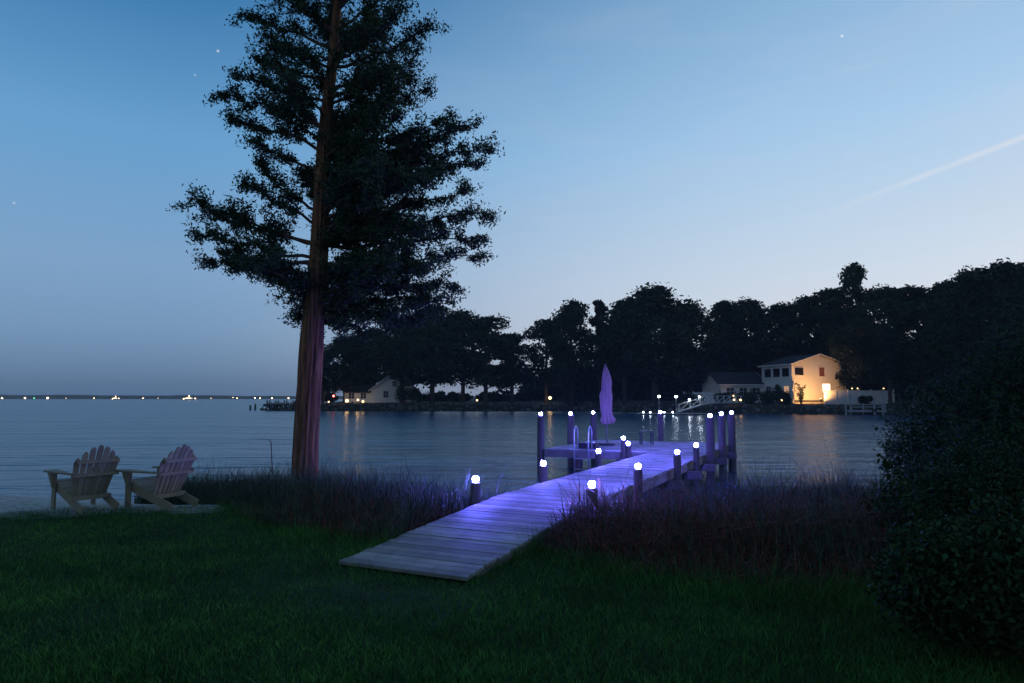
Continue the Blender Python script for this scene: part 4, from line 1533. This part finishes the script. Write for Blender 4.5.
def boat(px, dep, ln, label):
    b_ = empty('motor_boat', place(px, dep, WZ))
    tag(b_, label, 'boat')
    k = ln / 2
    sec = [(-1.0, .17, .55, 0.62), (-.5, .2, .6, 0.6), (0.2, .2, .62, 0.68), (0.7, .13, .62, 0.8), (1.0, 0.01, .62, 0.95)]
    vs = []
    for x, hw0, w1, top_ in sec:
        bw = hw0 * ln * .7; tw = hw0 * ln
        vs += [(x * k, -bw, -0.3), (x * k, -tw, top_ * 1.6), (x * k, tw, top_ * 1.6), (x * k, bw, -0.3)]
    fs = []
    for i in range(4):
        for j in range(4): fs.append((i * 4 + j, i * 4 + (j + 1) % 4, (i + 1) * 4 + (j + 1) % 4, (i + 1) * 4 + j))
    fs += [(3, 2, 1, 0), (16, 17, 18, 19)]
    m_ = MB(); m_.add(vs, fs); m_.build('hull', M['white'], b_)
    m_ = MB(); m_.box((-0.1 * k, 0, 1.9), (k * 0.9, ln * .25, 1.6)); m_.build('cabin', M['white'], b_, bevel=0.1)
    m_ = MB(); m_.box((-0.1 * k, -ln * .128, 2.1), (k * 0.8, 0.06, 0.7)); m_.build('cabin_windows', emit('boat_window', (1, .72, .4), 6), b_)
    m_ = MB(); m_.tube([(-0.1 * k, 0, 2.6), (-.1 * k, 0, 5.4)], 0.09, 6); m_.build('mast', M['dark'], b_)
    for x, z in ((-0.85, 1.5), (0.75, 1.7), (-0.1, 4.4)):
        m_ = MB(); m_.ball((x * k, -0.4, z), 0.55, 8, 6); m_.build('deck_light', M['farwarm'], b_)
    return b_


boat(190, 760, 16, 'motor boat with lit windows anchored far out on the bay')
boat(116, 950, 11, 'smaller lit boat far out on the bay, left of the right chair')

# ------------------------------------------------------------------ vegetation near the camera
random.seed(31)


def in_dock(x, y, pad=0.06):
    s_ = (x - Lr.x) * dv.x + (y - Lr.y) * dv.y
    n_ = (x - Lr.x) * nv.x + (y - Lr.y) * nv.y
    return (s_ > near_s - 0.05) & (n_ > -pad) & (n_ < WD + pad)


def noise2(x, y, f, seed):
    r_ = np.random.default_rng(seed)
    out = 0
    for _ in range(5):
        a = r_.uniform(0, 6.28); k = f * r_.uniform(0.6, 1.6); p = r_.uniform(0, 6.28)
        out = out + np.sin((x * math.cos(a) + y * math.sin(a)) * k + p)
    return out / 5


# lawn blades
REEDL = np.array([(-7.0, 12.6), (-5.4, 12.3), (-4.2, 10.9), (-3.1, 9.4), (-2.2, 8.8), (-1.4, 8.35)])
REEDR = np.array([(0.35, 8.35), (0.7, 7.6), (1.5, 6.9), (2.6, 6.4), (4.0, 6.4), (9.0, 6.2)])


def reed_front(x):
    l = np.interp(x, REEDL[:, 0], REEDL[:, 1])
    r = np.interp(x, REEDR[:, 0], REEDR[:, 1])
    return np.where(x < -0.5, l, r)


n = 330000
yy = 3.2 + (rng.random(n) ** 1.35) * 11.5
xx = rng.uniform(-0.84, 0.84, n) * yy
sand = sandness(xx, yy) + 0.16 * noise2(xx, yy, 1.6, 2)
keep = ~in_dock(xx, yy, 0.0) & (sand < 0.06 + rng.normal(0, 0.05, n)) & (yy < reed_front(xx) + 0.7) & (shore(xx) - yy > 1.8)
xx, yy = xx[keep], yy[keep]
n = len(xx)
cl = noise2(xx, yy, 2.4, 4) + 0.8 * noise2(xx, yy, 0.8, 14)
hh = np.clip(0.044 + 0.016 * cl + rng.normal(0, 0.013, n), 0.012, 0.12) * (1 + (rng.random(n) < .05) * 0.9)
near_edge = np.clip(1 - np.abs(reed_front(xx) - yy) / 0.7, 0, 1)
hh *= 1 + near_edge * 1.6
# longer, unmown grass along the boards; thin worn ground in front of the ramp and in scattered patches
sd_ = (xx - Lr.x) * dv.x + (yy - Lr.y) * dv.y
nd_ = (xx - Lr.x) * nv.x + (yy - Lr.y) * nv.y
dist = np.hypot(np.maximum(0, near_s - sd_), np.maximum(0, np.maximum(-nd_, nd_ - WD)))
hh *= 1 + 1.5 * np.clip(1 - dist / 0.16, 0, 1) * (0.5 + rng.random(n))
worn = np.clip(1 - np.hypot(sd_ - (near_s - 0.7), (nd_ - WD / 2) * 0.7) / 0.9, 0, 1) * 0.75
worn = np.maximum(worn, np.clip((noise2(xx, yy, 1.7, 52) - 0.42) * 2.2, 0, 0.8))
hh *= 1 - 0.45 * worn
kp = rng.random(n) > worn * 0.8
xx, yy, hh = xx[kp], yy[kp], hh[kp]
n = len(xx)
zz = gh(xx, yy)
a = rng.uniform(0, 6.28, n)
wd_ = rng.uniform(0.0028, 0.0055, n)
lean = rng.normal(0, 0.5, (n, 2)) * hh[:, None]
B = np.stack([xx, yy, zz - 0.004], 1)
dx = np.stack([np.cos(a) * wd_, np.sin(a) * wd_, np.zeros(n)], 1)
TP = B + np.stack([lean[:, 0], lean[:, 1], hh], 1)
o = np_mesh('grass', np.stack([B - dx, B + dx, TP], 1), 3, M['grass'])
tag(o, 'short dark green lawn grass', None, None, 'stuff')


def reeds(n, xs_, ys_, hmean, hvar, mat_, name, label, width=0.0052, lean_s=0.23, bend=0.3):
    n = len(xs_)
    zz = gh(xs_, ys_)
    hh = np.clip(hmean * (1 + 0.22 * noise2(xs_, ys_, 1.9, 8)) + rng.normal(0, hvar, n), 0.12, 2)
    hh *= 0.30 + 0.70 * np.clip((ys_ - reed_front(xs_) + 0.3 * noise2(xs_, ys_, 2.2, 18)) / 1.5, 0, 1)
    hh *= np.where(rng.random(n) < 0.10, 1.35, 1.0) * rng.uniform(0.6, 1.1, n)
    a = rng.uniform(0, 6.28, n)
    w_ = width * rng.uniform(0.6, 1.3, n)
    dx = np.stack([np.cos(a) * w_, np.sin(a) * w_, np.zeros(n)], 1)
    ln_ = rng.normal(0, lean_s, (n, 2))
    B = np.stack([xs_, ys_, zz - 0.02], 1)
    Md = B + np.stack([ln_[:, 0] * hh * 0.35, ln_[:, 1] * hh * 0.35, hh * 0.58], 1)
    TP = B + np.stack([ln_[:, 0] * hh * (1 + bend), ln_[:, 1] * hh * (1 + bend), hh * (1 - 0.25 * np.abs(ln_[:, 0]))], 1)
    q = np.stack([B - dx, B + dx, Md + dx * 0.8, Md - dx * 0.8], 1)
    q2 = np.stack([Md - dx * 0.8, Md + dx * 0.8, TP + dx * 0.12, TP - dx * 0.12], 1)
    V = np.stack([q, q2], 1).reshape(-1, 4, 3)
    o = np_mesh(name, V, 4, mat_)
    tag(o, label, None, None, 'stuff')


def scatter(n, x0, x1, back, edge=0.25, y1=None, dens_seed=9, thin=0.0):
    x = rng.uniform(x0, x1, n)
    f = reed_front(x) + 0.35 * noise2(x, x * 0, 2.0, 5)
    bk = shore(x) + back
    y = f + rng.random(n) ** 1.15 * (bk - f)
    k = ~in_dock(x, y, 0.07) & (bk > f)
    k &= noise2(x, y, 2.6, dens_seed) > -0.55 + rng.normal(0, .25, n) + thin
    return x[k], y[k]


x, y = scatter(34000, -6.9, 3.0, -0.2)
k = (((x - Lr.x) * nv.x + (y - Lr.y) * nv.y) < 0)
reeds(0, x[k], y[k], 0.62, 0.12, M['reed'], 'marsh_reeds', 'dark reeds between the cedar and the left side of the dock')
x, y = scatter(40000, -0.2, 9.5, 1.5)
k = (((x - Lr.x) * nv.x + (y - Lr.y) * nv.y) > WD) & (y < 17)
reeds(0, x[k], y[k], 0.60, 0.10, M['reed'], 'marsh_reeds', 'dark reeds on the right side of the dock')
# taller reeds standing in the shallows by the tall pilings
x = rng.uniform(3.2, 9.5, 16000); y = rng.uniform(11.2, 15.2, 16000)
k = (((x - Lr.x) * nv.x + (y - Lr.y) * nv.y) > WD + 0.35) & (noise2(x, y, 2.2, 41) > -0.45 + rng.normal(0, .2, 16000)) & (y < 15.0 - 0.12 * np.abs(x - 6))
reeds(0, x[k], y[k], 0.92, 0.14, M['reed'], 'marsh_reeds', 'taller dark reeds standing in the shallows beside the tall pilings')
# red-brown dead stems
x, y = scatter(15000, 0.3, 8.5, -2.0, thin=0.25, dens_seed=13)
k = (((x - Lr.x) * nv.x + (y - Lr.y) * nv.y) > WD) & (y < 10.5)
reeds(0, x[k], y[k], 0.60, 0.18, M['dry'], 'dry_stems', 'red-brown dead stems among the reeds right of the dock', 0.005, 0.75, 0.5)
x, y = scatter(5200, -4.6, -0.6, -4.0, thin=0.2, dens_seed=15)
k = (((x - Lr.x) * nv.x + (y - Lr.y) * nv.y) < 0) & (y < 10.8)
reeds(0, x[k], y[k], 0.45, 0.12, M['dry'], 'dry_stems', 'red-brown dead stems in front of the reeds below the cedar', 0.004, 0.5, 0.4)

# broken dead stem standing left of the cedar
q = MB()
b0 = aty(271.5, 476, 13.2); t0 = aty(271, 440.5, 13.2); e0 = aty(250, 438.6, 13.4)
b0.z = gz(b0.x, b0.y) - 0.1
mid = b0.lerp(t0, 0.55) + Vector((0.03, 0, 0))
q.tube([b0, mid, t0 + Vector((0, 0, -0.03)), t0 + Vector((-0.03, 0, 0.01)), t0.lerp(e0, 0.5) + Vector((0, 0, .012)), e0], [0.012, 0.010, 0.009, 0.006, 0.003, 0.002], 7)
q.tube([mid, mid + Vector((-0.06, 0, 0.05)), mid + Vector((-0.07, 0, 0.09))], [0.01, 0.006, 0.003], 5)
o = q.build('dead_stalk', M['limb'])
tag(o, 'thin dead stalk bent over at its top, left of the cedar trunk', 'stalk')

# the dark bushes at the right
GB = 'bushes filling the right foreground'
random.seed(77)
for (x, y, rx, ry, h, nl_, lb, lobes) in (
    (9.4, 11.6, 2.9, 2.1, 3.6, 90000, 'tall soft-leaved green bush at the right edge, pale against the dark trees', 16),
    (7.4, 11.2, 1.5, 1.3, 1.8, 36000, 'rounded dark bush stepping down in front of the water', 10),
    (5.9, 8.1, 1.7, 1.2, 1.2, 60000, 'low dark bush between the red-brown stems and the right edge', 10),
    (3.7, 5.0, 1.3, 0.9, 0.95, 70000, 'near dark bush added to darken the lower right corner', 10)):  # last bush is put in to make the corner dark
    z = gz(x, y)
    shrub('bush', (x, y, z), rx, ry, h, nl_, 0.030 if h < 1.5 else 0.036, lb, GB, M['bush'], 'bush', lobes)

# ------------------------------------------------------------------ evening haze
m_ = MB()
m_.box((0, 940, 20), (5300, 2020, 48))
hm = bpy.data.materials.new('haze'); hm.use_nodes = True
nh = hm.node_tree
nh.nodes.remove(nh.nodes['Principled BSDF'])
pvn = nh.nodes.new('ShaderNodeVolumePrincipled')
pvn.inputs['Color'].default_value = (0.86, 0.92, 1.0, 1)
pvn.inputs['Density'].default_value = 0.00028
pvn.inputs['Anisotropy'].default_value = 0.0
nh.links.new(pvn.outputs[0], nh.nodes['Material Output'].inputs['Volume'])
tag(m_.build('haze', hm), 'thin evening haze over the water', None, None, 'stuff')

# ------------------------------------------------------------------ render settings
S.view_settings.view_transform = 'Standard'
S.view_settings.look = 'None'
S.view_settings.exposure = 0.0
S.view_settings.gamma = 1.0
c = S.cycles
c.use_denoising = True
try: c.denoiser = 'OPENIMAGEDENOISE'
except Exception: pass
c.max_bounces = 5
c.volume_bounces = 0
c.diffuse_bounces = 2
c.glossy_bounces = 3
c.transmission_bounces = 2
c.sample_clamp_indirect = 3.0
c.caustics_reflective = False
c.caustics_refractive = False
